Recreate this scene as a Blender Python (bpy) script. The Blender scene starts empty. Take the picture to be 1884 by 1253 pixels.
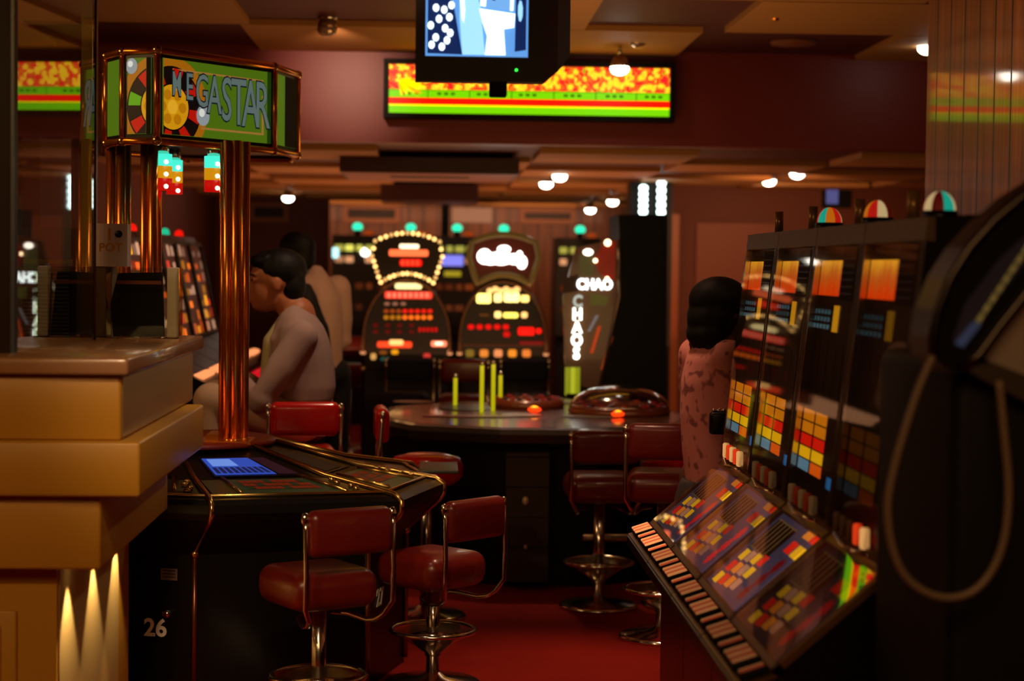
import bpy, bmesh, math, random
from mathutils import Vector, Matrix
random.seed(7)
PI = math.pi
C = bpy.context.scene.collection
scn = bpy.context.scene

# ------------------------------------------------------------------ camera, world, exposure
F = 3400.0; CX, CY = 942.0, 626.5; H = 1.5
yaw = math.atan(140 / F); pitch = math.atan(136 / F); roll = 0.012
fw = Vector((math.sin(yaw) * math.cos(pitch), math.cos(yaw) * math.cos(pitch), -math.sin(pitch)))
rt0 = fw.cross(Vector((0, 0, 1))).normalized(); up0 = rt0.cross(fw).normalized()
RT = rt0 * math.cos(roll) + up0 * math.sin(roll)
UP = up0 * math.cos(roll) - rt0 * math.sin(roll)
CAM = Vector((0, 0, H))
cd = bpy.data.cameras.new('camera'); cam = bpy.data.objects.new('camera', cd); C.objects.link(cam)
M = Matrix((RT, UP, -fw)).transposed().to_4x4(); M.translation = CAM
cam.matrix_world = M
cd.lens = 50; cd.sensor_width = 50 * 1884 / F; cd.clip_start = 0.05
cd.dof.use_dof = True; cd.dof.focus_distance = 6.3; cd.dof.aperture_fstop = 1.8
scn.camera = cam
scn.view_settings.view_transform = 'Standard'; scn.view_settings.look = 'None'
scn.view_settings.exposure = 0.0; scn.view_settings.gamma = 1.0
scn.view_settings.use_curve_mapping = False
scn.cycles.use_denoising = True
scn.cycles.max_bounces = 8; scn.cycles.sample_clamp_indirect = 4.0
w = bpy.data.worlds.new('dim_room_air'); scn.world = w; w.use_nodes = True
w.node_tree.nodes['Background'].inputs[0].default_value = (1.0, 0.5, 0.25, 1)
w.node_tree.nodes['Background'].inputs[1].default_value = 0.012

def W(px, py, Y):
    """the point at distance Y down the room that the photograph shows at a pixel"""
    d = fw * F + RT * (px - CX) + UP * (CY - py)
    return CAM + d * (Y / d.y)
def lamp(name, kind, loc, power, col=(1, .62, .3), target=None, size=.1, angle=90, blend=.6, sy=None):
    l = bpy.data.lights.new(name, kind); l.energy = power; l.color = col
    if kind == 'AREA':
        l.size = size
        if sy: l.shape = 'RECTANGLE'; l.size_y = sy
    else: l.shadow_soft_size = size
    if kind == 'SPOT': l.spot_size = math.radians(angle); l.spot_blend = blend
    o = bpy.data.objects.new(name, l); C.objects.link(o); o.location = loc
    if target is not None:
        o.rotation_euler = (Vector(target) - Vector(loc)).to_track_quat('-Z', 'Y').to_euler()
    return o
WARM = (1, .55, .22); RED = (1, .32, .16); PALE = (1, .72, .45)
# lamps of the room, and unseen fills added to brighten parts of it
lamp('counter_ceiling_lamp', 'SPOT', (-1.6, 1.6, 2.70), 165, (1, .60, .19), (-1.9, 4.9, 0.9), .12, 70, .8)
lamp('counter_side_lamp', 'SPOT', (0.9, 7.9, 2.70), 52, (1, .78, .42), (-.85, 5.5, 1.1), .08, 34, .8)
lamp('foyer_fill', 'AREA', (0.2, 0.6, 2.68), 44, WARM, (0.2, 0.6, 0), 1.6)  # added soft fill, brightens the near room and its reflections
lamp('left_fill', 'AREA', (-2.6, 6.2, 2.68), 24, WARM, (-2.2, 6.2, 0), 1.0)  # added fill so the brass posts and counter catch warm light
lamp('rear_ceiling_fill', 'AREA', (0.2, 14.0, 0.9), 52, (1, .42, .19), (0.2, 14.0, 3), 3.4, sy=5)  # unseen uplight added to brighten the rear ceiling
lamp('rear_right_fill', 'SPOT', (2.6, 12.6, 2.02), 80, (1, .46, .2), (2.7, 15.3, 1.1), .06, 90, .9)  # added spot, lifts the brown wall at the right rear
lamp('back_wall_fill', 'AREA', (0.2, 19.6, 2.12), 22, (1, .5, .26), (0.2, 20.7, 1.7), 3.5, sy=.2)  # unseen strip of fill added to brighten the back wall
lamp('ceiling_bounce_fill', 'AREA', (0.6, 8.3, 1.2), 13, (1, .56, .2), (0.6, 9.3, 3), 1.4)  # unseen upward fill added to lift the near ceiling tiles
lamp('carpet_lamp', 'SPOT', (0.7, 6.8, 2.70), 170, (1, .56, .34), (0.42, 6.7, 0), .1, 44, .9)
lamp('header_wash_lamp', 'SPOT', W(615, 66, 9.5), 42, (1, .62, .42), W(628, 150, 10.6), .05, 56, 1)
lamp('seat_lamp', 'SPOT', (-.1, 7.6, 2.70), 75, (1, .66, .42), (-.55, 8.1, 1.0), .08, 44, .9)
lamp('standing_man_fill', 'SPOT', (-.1, 8.9, 2.70), 22, (1, .64, .4), (-.6, 10.0, 1.3), .08, 36, .9)  # spot added to brighten the standing man
lamp('machine_front_fill', 'SPOT', (-.3, 2.4, 2.70), 150, (1, .7, .4), (-.6, 6.5, 0.35), .06, 24, .9)  # added fill, aimed flat so the machine front and its numbers show
lamp('machine_top_fill', 'SPOT', (-.5, 5.4, 2.70), 60, (1, .72, .42), (-.6, 6.6, 0.7), .06, 40, .9)  # added fill for the betting surfaces
lamp('table_lamp', 'SPOT', (.4, 9.6, 2.70), 80, (1, .6, .35), (.5, 9.3, .7), .06, 70, .9)
lamp('woman_lamp', 'SPOT', (-.5, 4.6, 2.70), 75, (1, .56, .38), (1.0, 6.8, 1.0), .08, 26, .9)
lamp('column_fill', 'SPOT', (1.2, 5.6, 2.70), 60, (1, .6, .3), (2.06, 7.2, 1.6), .08, 80, .9)  # spot added to warm the wood planks

# ------------------------------------------------------------------ materials
def lin(c):
    f = lambda v: v / 12.92 if v <= .04045 else ((v + .055) / 1.055) ** 2.4
    return tuple(f(v / 255.0) for v in c)
_m = {}
def mat(name, rgb=(128, 128, 128), rough=.5, metal=0, emit=0, coat=0, spec=.5, noise=0, nscale=20, bump=0):
    if name in _m: return _m[name]
    m = bpy.data.materials.new(name); m.use_nodes = True; nt = m.node_tree; b = nt.nodes['Principled BSDF']
    c = (*lin(rgb), 1)
    b.inputs['Base Color'].default_value = c; b.inputs['Roughness'].default_value = rough
    b.inputs['Metallic'].default_value = metal; b.inputs['Specular IOR Level'].default_value = spec
    b.inputs['Coat Weight'].default_value = coat; b.inputs['Coat Roughness'].default_value = .05
    if emit:
        b.inputs['Emission Color'].default_value = c; b.inputs['Emission Strength'].default_value = emit
        if name.startswith('lit_'): b.inputs['Base Color'].default_value = (*[v * .2 for v in c[:3]], 1)
    if noise or bump:
        tc = nt.nodes.new('ShaderNodeTexCoord'); n = nt.nodes.new('ShaderNodeTexNoise')
        n.inputs['Scale'].default_value = nscale; n.inputs['Detail'].default_value = 4
        nt.links.new(tc.outputs['Object'], n.inputs['Vector'])
        if noise:
            mx = nt.nodes.new('ShaderNodeMix'); mx.data_type = 'RGBA'
            mx.inputs[6].default_value = (*[v * (1 - noise) for v in c[:3]], 1)
            mx.inputs[7].default_value = (*[min(1, v * (1 + noise)) for v in c[:3]], 1)
            nt.links.new(n.outputs['Fac'], mx.inputs[0]); nt.links.new(mx.outputs[2], b.inputs['Base Color'])
        if bump:
            bp = nt.nodes.new('ShaderNodeBump'); bp.inputs['Strength'].default_value = bump
            nt.links.new(n.outputs['Fac'], bp.inputs['Height']); nt.links.new(bp.outputs['Normal'], b.inputs['Normal'])
    _m[name] = m; return m
def glass(name, tint=(1, 1, 1), rough=.02, ior=1.5, boost=1.0):
    if name in _m: return _m[name]
    m = bpy.data.materials.new(name); m.use_nodes = True; nt = m.node_tree; nt.nodes.clear()
    o = nt.nodes.new('ShaderNodeOutputMaterial'); t = nt.nodes.new('ShaderNodeBsdfTransparent'); g = nt.nodes.new('ShaderNodeBsdfGlossy')
    t.inputs[0].default_value = (*tint, 1); g.inputs['Roughness'].default_value = rough
    fr = nt.nodes.new('ShaderNodeFresnel'); fr.inputs[0].default_value = ior
    mu = nt.nodes.new('ShaderNodeMath'); mu.operation = 'MULTIPLY'; mu.use_clamp = True; mu.inputs[1].default_value = boost
    mx = nt.nodes.new('ShaderNodeMixShader')
    ge = nt.nodes.new('ShaderNodeNewGeometry'); iv = nt.nodes.new('ShaderNodeMath'); iv.operation = 'SUBTRACT'; iv.inputs[0].default_value = 1
    m2 = nt.nodes.new('ShaderNodeMath'); m2.operation = 'MULTIPLY'   # only the outer surface reflects
    nt.links.new(ge.outputs['Backfacing'], iv.inputs[1]); nt.links.new(fr.outputs[0], mu.inputs[0])
    nt.links.new(mu.outputs[0], m2.inputs[0]); nt.links.new(iv.outputs[0], m2.inputs[1]); nt.links.new(m2.outputs[0], mx.inputs[0])
    nt.links.new(t.outputs[0], mx.inputs[1]); nt.links.new(g.outputs[0], mx.inputs[2]); nt.links.new(mx.outputs[0], o.inputs[0])
    _m[name] = m; return m
def E(rgb, s=1.0):
    """a lit lamp, screen or backlit print in one colour"""
    return mat('lit_%d_%d_%d_%g' % (*rgb, s), rgb, .5, emit=s)
def P(rgb):
    return mat('print_%d_%d_%d' % rgb, rgb, .5)
BLACK = mat('black_gloss', (12, 11, 11), .32, spec=.35)
BLACKM = mat('black_matt', (11, 10, 10), .6, spec=.2)
CHROME = mat('chrome', (225, 215, 200), .16, 1)
BRASS = mat('brass', (240, 150, 45), .24, .9)
GOLDTRIM = mat('gold_trim', (215, 175, 100), .22, 1)
REDVINYL = mat('red_vinyl', (108, 22, 14), .32, coat=.25, noise=.12, nscale=9)
BRIGHTVINYL = mat('scarlet_vinyl', (190, 14, 10), .25, coat=.4)
NAVY = mat('navy_fabric', (14, 18, 44), .8)
CREAM = mat('cream_laminate', (196, 140, 44), .38, noise=.04, nscale=3)
CREAMTOP = mat('counter_top_laminate', (165, 120, 88), .22, coat=.3, noise=.08, nscale=60)
METALP = mat('brushed_bronze_panel', (190, 160, 110), .3, .75)

def nodes_mat(name, rough=.5, coat=0, spec=.5):
    m = bpy.data.materials.new(name); m.use_nodes = True; nt = m.node_tree; b = nt.nodes['Principled BSDF']
    b.inputs['Roughness'].default_value = rough; b.inputs['Coat Weight'].default_value = coat
    b.inputs['Specular IOR Level'].default_value = spec
    tc = nt.nodes.new('ShaderNodeTexCoord'); return m, nt, b, tc
# wooden planks: grain stretched upwards and dark grooves at a regular pitch
def planks(name, c1, c2, axis, pitch_m, rough=.16, coat=.6):
    m, nt, b, tc = nodes_mat(name, rough, coat)
    mp = nt.nodes.new('ShaderNodeMapping'); mp.inputs['Scale'].default_value = (14, 14, .9)
    n = nt.nodes.new('ShaderNodeTexNoise'); n.inputs['Scale'].default_value = 2.2; n.inputs['Detail'].default_value = 6
    nt.links.new(tc.outputs['Object'], mp.inputs[0]); nt.links.new(mp.outputs[0], n.inputs['Vector'])
    cr = nt.nodes.new('ShaderNodeValToRGB'); cr.color_ramp.elements[0].position = .3; cr.color_ramp.elements[1].position = .75
    cr.color_ramp.elements[0].color = (*lin(c1), 1); cr.color_ramp.elements[1].color = (*lin(c2), 1)
    nt.links.new(n.outputs['Fac'], cr.inputs[0])
    sp = nt.nodes.new('ShaderNodeSeparateXYZ'); nt.links.new(tc.outputs['Object'], sp.inputs[0])
    dv = nt.nodes.new('ShaderNodeMath'); dv.operation = 'DIVIDE'; dv.inputs[1].default_value = pitch_m
    nt.links.new(sp.outputs[axis], dv.inputs[0])
    fr = nt.nodes.new('ShaderNodeMath'); fr.operation = 'FRACT'; nt.links.new(dv.outputs[0], fr.inputs[0])
    lt = nt.nodes.new('ShaderNodeMath'); lt.operation = 'LESS_THAN'; lt.inputs[1].default_value = .09; nt.links.new(fr.outputs[0], lt.inputs[0])
    mx = nt.nodes.new('ShaderNodeMix'); mx.data_type = 'RGBA'; mx.inputs[7].default_value = (.004, .002, .001, 1)
    nt.links.new(lt.outputs[0], mx.inputs[0]); nt.links.new(cr.outputs[0], mx.inputs[6]); nt.links.new(mx.outputs[2], b.inputs['Base Color'])
    ct = nt.nodes.new('ShaderNodeMath'); ct.operation = 'MULTIPLY_ADD'; ct.inputs[1].default_value = -coat; ct.inputs[2].default_value = coat
    nt.links.new(lt.outputs[0], ct.inputs[0]); nt.links.new(ct.outputs[0], b.inputs['Coat Weight'])
    b.inputs['Coat Roughness'].default_value = .06
    return m
WOODY = planks('glossy_wood_planks', (112, 58, 22), (176, 100, 46), 1, .2, .4, .55)
WOODX = planks('dull_wood_planks', (96, 50, 24), (132, 76, 40), 0, .16, .5, .1)
def carpet():
    m, nt, b, tc = nodes_mat('red_carpet', .95, 0, .1)
    n = nt.nodes.new('ShaderNodeTexNoise'); n.inputs['Scale'].default_value = 1.6; n.inputs['Detail'].default_value = 8
    nt.links.new(tc.outputs['Object'], n.inputs['Vector'])
    cr = nt.nodes.new('ShaderNodeValToRGB'); cr.color_ramp.elements[0].color = (*lin((104, 20, 14)), 1); cr.color_ramp.elements[1].color = (*lin((150, 34, 22)), 1)
    nt.links.new(n.outputs['Fac'], cr.inputs[0]); nt.links.new(cr.outputs[0], b.inputs['Base Color'])
    n2 = nt.nodes.new('ShaderNodeTexNoise'); n2.inputs['Scale'].default_value = 400
    nt.links.new(tc.outputs['Object'], n2.inputs['Vector'])
    bp = nt.nodes.new('ShaderNodeBump'); bp.inputs['Strength'].default_value = .3; nt.links.new(n2.outputs['Fac'], bp.inputs['Height'])
    nt.links.new(bp.outputs['Normal'], b.inputs['Normal']); return m
# the picture of tumbling coins on the LED board
def led_coins():
    m, nt, b, tc = nodes_mat('led_coins', .5)
    v = nt.nodes.new('ShaderNodeTexVoronoi'); v.inputs['Scale'].default_value = 30
    n = nt.nodes.new('ShaderNodeTexNoise'); n.inputs['Scale'].default_value = 19; n.inputs['Detail'].default_value = 2
    for q in (v, n): nt.links.new(tc.outputs['Object'], q.inputs['Vector'])
    mx = nt.nodes.new('ShaderNodeMath'); mx.operation = 'MULTIPLY_ADD'; mx.inputs[1].default_value = .6; nt.links.new(v.outputs['Distance'], mx.inputs[0]); nt.links.new(n.outputs['Fac'], mx.inputs[2])
    cr = nt.nodes.new('ShaderNodeValToRGB'); cr.color_ramp.interpolation = 'CONSTANT'
    e = cr.color_ramp.elements; e[0].position = 0; e[0].color = (.9, .55, .01, 1); e[1].position = .66; e[1].color = (1, .3, .005, 1)
    for p, c in ((.70, (1, .62, .02, 1)), (.80, (.8, .005, .005, 1)), (.92, (.15, .35, .0, 1)), (.95, (.9, .01, .01, 1))):
        x = e.new(p); x.color = c
    nt.links.new(mx.outputs[0], cr.inputs[0]); nt.links.new(cr.outputs[0], b.inputs['Emission Color'])
    b.inputs['Emission Strength'].default_value = 1.6; b.inputs['Base Color'].default_value = (0, 0, 0, 1); return m
def flame():
    m, nt, b, tc = nodes_mat('orange_curtain_glow', .5)
    sp = nt.nodes.new('ShaderNodeSeparateXYZ'); nt.links.new(tc.outputs['Object'], sp.inputs[0])
    mr = nt.nodes.new('ShaderNodeMapRange'); mr.inputs[1].default_value = 1.435; mr.inputs[2].default_value = 1.535
    nt.links.new(sp.outputs[2], mr.inputs[0])
    mp = nt.nodes.new('ShaderNodeMapping'); mp.inputs['Scale'].default_value = (50, 0, 3)
    n = nt.nodes.new('ShaderNodeTexNoise'); n.inputs['Scale'].default_value = 1.5
    nt.links.new(tc.outputs['Object'], mp.inputs[0]); nt.links.new(mp.outputs[0], n.inputs['Vector'])
    ad = nt.nodes.new('ShaderNodeMath'); ad.operation = 'MULTIPLY_ADD'; ad.inputs[1].default_value = 1.5; nt.links.new(n.outputs['Fac'], ad.inputs[0]); nt.links.new(mr.outputs[0], ad.inputs[2])
    cr = nt.nodes.new('ShaderNodeValToRGB'); e = cr.color_ramp.elements
    e[0].position = .45; e[0].color = (.75, .04, .0, 1); e[1].position = 1.0; e[1].color = (.95, .42, .02, 1)
    x = e.new(.75); x.color = (.55, .11, .01, 1)
    sc_ = nt.nodes.new('ShaderNodeMath'); sc_.operation = 'MULTIPLY'; sc_.inputs[1].default_value = .58; nt.links.new(ad.outputs[0], sc_.inputs[0])
    nt.links.new(sc_.outputs[0], cr.inputs[0]); nt.links.new(cr.outputs[0], b.inputs['Emission Color'])
    b.inputs['Emission Strength'].default_value = 1.15; b.inputs['Base Color'].default_value = (.02, .01, 0, 1); return m
COINS = led_coins(); CURTAIN = flame(); CARPET = carpet()
WINDOW = glass('smoked_window', (.85, .84, .82), .03, 1.5, .6)
CLEAR = glass('clear_pane', (.93, .95, .88), .015, 1.5, 1.5)
CONSOLEGLASS = glass('console_glass', (.9, .88, .86), .02, 1.5, 1.7)

# ------------------------------------------------------------------ mesh helpers
class MB:
    def __init__(s): s.bm = bmesh.new(); s.ms = []
    def slot(s, m):
        if m not in s.ms: s.ms.append(m)
        return s.ms.index(m)
    def _f(s, vs, m, smooth=False):
        try: f = s.bm.faces.new(vs)
        except ValueError: return
        f.material_index = s.slot(m); f.smooth = smooth
    def box(s, a, b, m, X=None):
        (x0, y0, z0), (x1, y1, z1) = a, b
        p = [Vector(q) for q in ((x0, y0, z0), (x1, y0, z0), (x1, y1, z0), (x0, y1, z0), (x0, y0, z1), (x1, y0, z1), (x1, y1, z1), (x0, y1, z1))]
        if X is not None: p = [X @ q for q in p]
        v = [s.bm.verts.new(q) for q in p]
        for f in ((0, 3, 2, 1), (4, 5, 6, 7), (0, 1, 5, 4), (1, 2, 6, 5), (2, 3, 7, 6), (3, 0, 4, 7)): s._f([v[i] for i in f], m)
        return s
    def rbox(s, a, b, m, r=.02, X=None, seg=4):
        """box with all edges rounded"""
        t = bmesh.new(); bmesh.ops.create_cube(t, size=1)
        a = Vector(a); b = Vector(b); c = (a + b) / 2; d = b - a
        for v in t.verts: v.co = Vector((v.co.x * d.x, v.co.y * d.y, v.co.z * d.z)) + c
        bmesh.ops.bevel(t, geom=list(t.edges), offset=r, segments=seg, affect='EDGES', profile=.5)
        s.add(t, m, X, True); return s
    def add(s, t, m, X=None, smooth=True):
        mp = {}
        for v in t.verts: mp[v] = s.bm.verts.new(X @ v.co if X is not None else v.co)
        for f in t.faces: s._f([mp[v] for v in f.verts], m, smooth)
        t.free()
    def poly(s, pts, m, X=None):
        s._f([s.bm.verts.new(X @ Vector(p) if X is not None else Vector(p)) for p in pts], m); return s
    def prism(s, pts, d, m, X=None, mtop=None):
        """closed outline extruded by vector d"""
        d = Vector(d); P0 = [Vector(p) for p in pts]; P1 = [p + d for p in P0]
        if X is not None: P0 = [X @ p for p in P0]; P1 = [X @ p for p in P1]
        a = [s.bm.verts.new(p) for p in P0]; b = [s.bm.verts.new(p) for p in P1]; n = len(a)
        s._f(list(reversed(a)), m); s._f(b, mtop or m)
        for i in range(n): s._f([a[i], a[(i + 1) % n], b[(i + 1) % n], b[i]], m)
        return s
    def loft(s, rings, m, cap=True, smooth=False):
        R = [[s.bm.verts.new(Vector(p)) for p in r] for r in rings]; n = len(R[0])
        for i in range(len(R) - 1):
            for j in range(n): s._f([R[i][j], R[i][(j + 1) % n], R[i + 1][(j + 1) % n], R[i + 1][j]], m, smooth)
        if cap: s._f(list(reversed(R[0])), m, smooth); s._f(R[-1], m, smooth)
        return s
    def tube(s, pts, r, m, n=12, smooth=True, closed=False):
        pts = [Vector(p) for p in pts]; rings = []; N = len(pts); prev = None
        for i, p in enumerate(pts):
            if closed: t = pts[(i + 1) % N] - pts[i - 1]
            else: t = pts[min(i + 1, N - 1)] - pts[max(i - 1, 0)]
            t.normalize()
            if prev is None: u = t.orthogonal().normalized()
            else: u = (prev - t * prev.dot(t)).normalized()
            prev = u; v = t.cross(u)
            rr = r[i] if isinstance(r, (list, tuple)) else r
            rings.append([p + (u * math.cos(2 * PI * k / n) + v * math.sin(2 * PI * k / n)) * rr for k in range(n)])
        if closed: rings.append(rings[0])
        s.loft(rings, m, not closed, smooth); return s
    def cyl(s, a, b, r, m, n=20, r2=None): return s.tube([a, b], [r, r if r2 is None else r2], m, n)
    def lathe(s, prof, c, m, n=28, smooth=True):
        c = Vector(c)
        s.loft([[c + Vector((r * math.cos(2 * PI * k / n), r * math.sin(2 * PI * k / n), z)) for k in range(n)] for r, z in prof], m, True, smooth); return s
    def ball(s, c, r, m, X=None, seg=14):
        t = bmesh.new(); bmesh.ops.create_uvsphere(t, u_segments=seg, v_segments=max(6, seg // 2 + 2), radius=1)
        r = Vector(r) if not isinstance(r, (int, float)) else Vector((r, r, r))
        for v in t.verts: v.co = Vector((v.co.x * r.x, v.co.y * r.y, v.co.z * r.z)) + Vector(c)
        s.add(t, m, X, True); return s
def obj(name, mb, parent=None, label=None, world=False, voxel=0, smoothit=0):
    """links what was collected as ONE mesh; world=True when its coordinates are the room's"""
    me = bpy.data.meshes.new(name)
    if world and parent is not None:
        inv = ROOTM[parent.name].inverted(); bmesh.ops.transform(mb.bm, matrix=inv, verts=list(mb.bm.verts))
    if voxel == 0: bmesh.ops.recalc_face_normals(mb.bm, faces=[f for f in mb.bm.faces if True])
    mb.bm.to_mesh(me); mb.bm.free()
    for m in mb.ms: me.materials.append(m)
    o = bpy.data.objects.new(name, me); C.objects.link(o)
    if parent is not None: o.parent = parent; ROOTM[o.name] = ROOTM[parent.name]
    else: ROOTM[o.name] = Matrix.Identity(4)
    if label: o['label'] = label
    if voxel:
        r = o.modifiers.new('r', 'REMESH'); r.mode = 'VOXEL'; r.voxel_size = voxel; r.use_smooth_shade = True
        if smoothit: q = o.modifiers.new('s', 'SMOOTH'); q.iterations = smoothit; q.factor = .5
    return o
ROOTM = {}
def thing(name, label, cat, loc=(0, 0, 0), rz=0, group=None):
    o = bpy.data.objects.new(name, None); C.objects.link(o); o.empty_display_size = .1
    o.location = loc; o.rotation_euler = (0, 0, rz); o['label'] = label; o['category'] = cat
    if group: o['group'] = group
    ROOTM[o.name] = Matrix.Translation(Vector(loc)) @ Matrix.Rotation(rz, 4, 'Z'); return o
def tag(o, label, cat, group=None):
    o['label'] = label; o['category'] = cat
    if group: o['group'] = group
    return o
def struct(name, mb): o = obj(name, mb); o['kind'] = 'structure'; return o
def kids(o): return [c for c in bpy.data.objects if c.parent == o]
def dup(root, loc, rz, label, group=None):
    r = root.copy(); C.objects.link(r); r.location = loc; r.rotation_euler = (0, 0, rz); r['label'] = label
    if group: r['group'] = group
    ROOTM[r.name] = Matrix.Translation(Vector(loc)) @ Matrix.Rotation(rz, 4, 'Z')
    for ch in kids(root):
        c = ch.copy(); C.objects.link(c); c.parent = r; ROOTM[c.name] = ROOTM[r.name]
        for g in kids(ch): d = g.copy(); C.objects.link(d); d.parent = c; ROOTM[d.name] = ROOTM[r.name]
    return r
def textmesh(mb, txt, size, m, X, depth=.002, spacing=1, bold=.0, sx=1):
    """lettering as flat raised shapes; X places the text plane (x right, y up, z out)"""
    cu = bpy.data.curves.new('t', 'FONT'); cu.body = txt; cu.size = size; cu.extrude = depth; cu.align_x = 'CENTER'; cu.align_y = 'CENTER'
    cu.space_character = spacing; cu.offset = bold; cu.resolution_u = 3
    o = bpy.data.objects.new('t', cu); C.objects.link(o); bpy.context.view_layer.update()
    me = o.evaluated_get(bpy.context.evaluated_depsgraph_get()).to_mesh(); t = bmesh.new(); t.from_mesh(me)
    for v in t.verts: v.co.x *= sx
    mb.add(t, m, X, False); o.to_mesh_clear() if False else None
    bpy.data.objects.remove(o); bpy.data.curves.remove(cu)
def frame(o, xdir, ydir):
    """matrix whose local x, y lie along the given directions and z points out"""
    x = Vector(xdir).normalized(); z = x.cross(Vector(ydir)).normalized(); y = z.cross(x)
    m = Matrix((x, y, z)).transposed().to_4x4(); m.translation = Vector(o); return m
def clip(poly, x0, y0, x1, y1):
    for ax, lim, sg in ((0, x0, 1), (0, x1, -1), (1, y0, 1), (1, y1, -1)):
        out = []
        for i in range(len(poly)):
            a, b = poly[i - 1], poly[i]; da, db = sg * (a[ax] - lim), sg * (b[ax] - lim)
            if (da >= 0) != (db >= 0):
                t = da / (da - db); out.append((a[0] + (b[0] - a[0]) * t, a[1] + (b[1] - a[1]) * t))
            if db >= 0: out.append(b)
        poly = out
        if not poly: return []
    return poly

# ------------------------------------------------------------------ the room
ZN, ZR, YH, YB = 2.74, 2.20, 10.6, 20.7
TAN = mat('tan_ceiling_tile', (182, 126, 62), .7, noise=.06, nscale=2)
DRED = mat('dark_red_ceiling_tile', (84, 26, 16), .6, noise=.06, nscale=2)
WINE = mat('wine_painted_plaster', (118, 34, 26), .45, noise=.05, nscale=1.5)
WALLB = mat('brown_wall_paint', (112, 50, 24), .6, noise=.08, nscale=2)
m = MB(); m.box((-4.5, -3, -.1), (4.5, YB + .2, 0), CARPET); struct('floor', m)
m = MB()
m.box((-4.5, -3, ZN), (4.5, YH + .3, ZN + .1), DRED)
rows = [(YH - 1.13 * (k + 1), YH - 1.13 * k) for k in range(11)]
for k, (y0, y1) in enumerate(rows):
    if k == 0: tiles = [(-1.02, .11), (.42, 1.36), (2.38, 3.4), (-3.3, -2.15)]
    elif k == 1: tiles = [(-2.15, -.95), (1.45, 2.72), (-4.4, -3.3), (.1, .75)]
    else: tiles = [(-3.3 + (k % 2) * 1.1 + 2.2 * q, -2.2 + (k % 2) * 1.1 + 2.2 * q) for q in range(3)]
    for x0, x1 in tiles: m.box((x0 + .01, y0 + .01, ZN - .03), (x1 - .01, y1 - .01, ZN), TAN)
struct('ceiling', m)
m = MB(); m.box((-4.5, YH, ZR), (4.5, YH + .25, ZN), WINE); struct('wall_header', m)
m = MB(); m.box((-4.5, YH + .25, ZR), (4.5, YB + .2, ZR + .1), DRED)
random.seed(3)
k = 0; y = YH + .25
while y < YB - .3:
    h = .95; x = -3.2 + (k % 2) * .95
    while x < 4:
        m.box((x, y, ZR - .035), (x + .94, y + h - .05, ZR), TAN); x += 1.9
    y += h; k += 1
struct('ceiling_rear', m)
m = MB(); m.box((-1.95, YB, 0), (4.5, YB + .1, ZR), WOODX); struct('wall_back', m)
m = MB(); m.box((-2.35, YH, 0), (-2.25, YB, ZR), WALLB); struct('wall_left', m)
m = MB(); m.box((-2.25, 18.9, 0), (-1.1, 19.0, ZR), WALLB); struct('wall_back_left', m)
m = MB(); m.box((-4.5, -3, 0), (-4.4, YH, ZN), WALLB); struct('wall_left_foyer', m)
m = MB(); m.box((4.4, -3, 0), (4.5, YB, ZN), WALLB); struct('wall_right', m)
m = MB(); m.box((-4.5, -3.1, 0), (4.5, -3, ZN), WALLB); struct('wall_front', m)
m = MB(); m.box((1.96, 15.3, 0), (4.4, 15.42, ZR), WALLB)
m.box((2.15, 15.27, .4), (2.85, 15.3, 1.88), mat('pale_brown_panel', (140, 66, 30), .5))
m.box((1.94, 15.24, .2), (2.0, 15.3, 1.95), mat('door_edge_wood', (170, 90, 40), .4))
struct('wall_right_rear', m)
m = MB(); m.box((.04, 18.5, 0), (.12, 18.58, ZR), mat('column_paint', (40, 24, 16), .5)); struct('column', m)
o = MB(); o.box((2.06, 5.0, 0), (2.4, 7.76, ZN), WOODY); struct('wall_panelled_column', o)
# boxed-in duct under the rear ceiling with a narrow slot
m = MB(); a = W(625, 286, 11.4); b = W(955, 320, 11.4)
m.box((a.x, 11.4, b.z), (b.x, 12.6, ZR - .035), mat('duct_front', (60, 20, 14), .5))
m.box((a.x + .02, 11.42, b.z - .004), (b.x - .02, 12.58, b.z), mat('duct_underside', (150, 90, 66), .6))
m.box((a.x + .3, 11.8, b.z - .007), (b.x - .3, 11.98, b.z - .003), BLACKM)
struct('trim_1', m)
m = MB(); a = W(700, 360, 15.2); b = W(880, 371, 15.2)
m.box((a.x, 15.2, b.z), (b.x, 16, ZR - .035), mat('duct_front', (60, 20, 14), .5)); struct('trim_2', m)
# wall vents
def vent(x0, x1, y0, y1, Y, lab):
    a, b = W(x0, y0, Y), W(x1, y1, Y); f = .05
    t = thing('wall_vent', lab, 'vent', ((a.x + b.x) / 2, Y, b.z), 0, 'air vents high on the back wall')
    m = MB()
    for (p, q, r, s) in ((a.x - f, b.x + f, a.z, a.z + f), (a.x - f, b.x + f, b.z - f, b.z), (a.x - f, a.x, b.z, a.z), (b.x, b.x + f, b.z, a.z)):
        m.box((p, Y - .03, r), (q, Y, s), mat('vent_frame', (150, 90, 50), .5))
    obj('frame', m, t, world=True)
    m = MB(); m.box((a.x, Y - .01, b.z), (b.x, Y, a.z), BLACKM)
    for i in range(6):
        z = b.z + (a.z - b.z) * (i + .5) / 6; m.box((a.x, Y - .022, z), (b.x, Y - .012, z + .008), mat('vent_slat', (60, 40, 28), .5))
    obj('grille', m, t, world=True)
vent(640, 727, 384, 402, YB - .02, 'long air vent on the back wall, left of the dark column')
vent(965, 1050, 391, 404, YB - .02, 'long air vent on the back wall, right of the dark column')
vent(468, 522, 381, 400, 18.88, 'small air vent on the brown wall above the standing man')
m = MB(); a, b = W(832, 382, YB - .03), W(905, 410, YB - .03); m.box((a.x, YB - .05, b.z), (b.x, YB - .02, a.z), E((190, 130, 95), .45))  # lit stretch of wall, its brightness put in as glow
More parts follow.
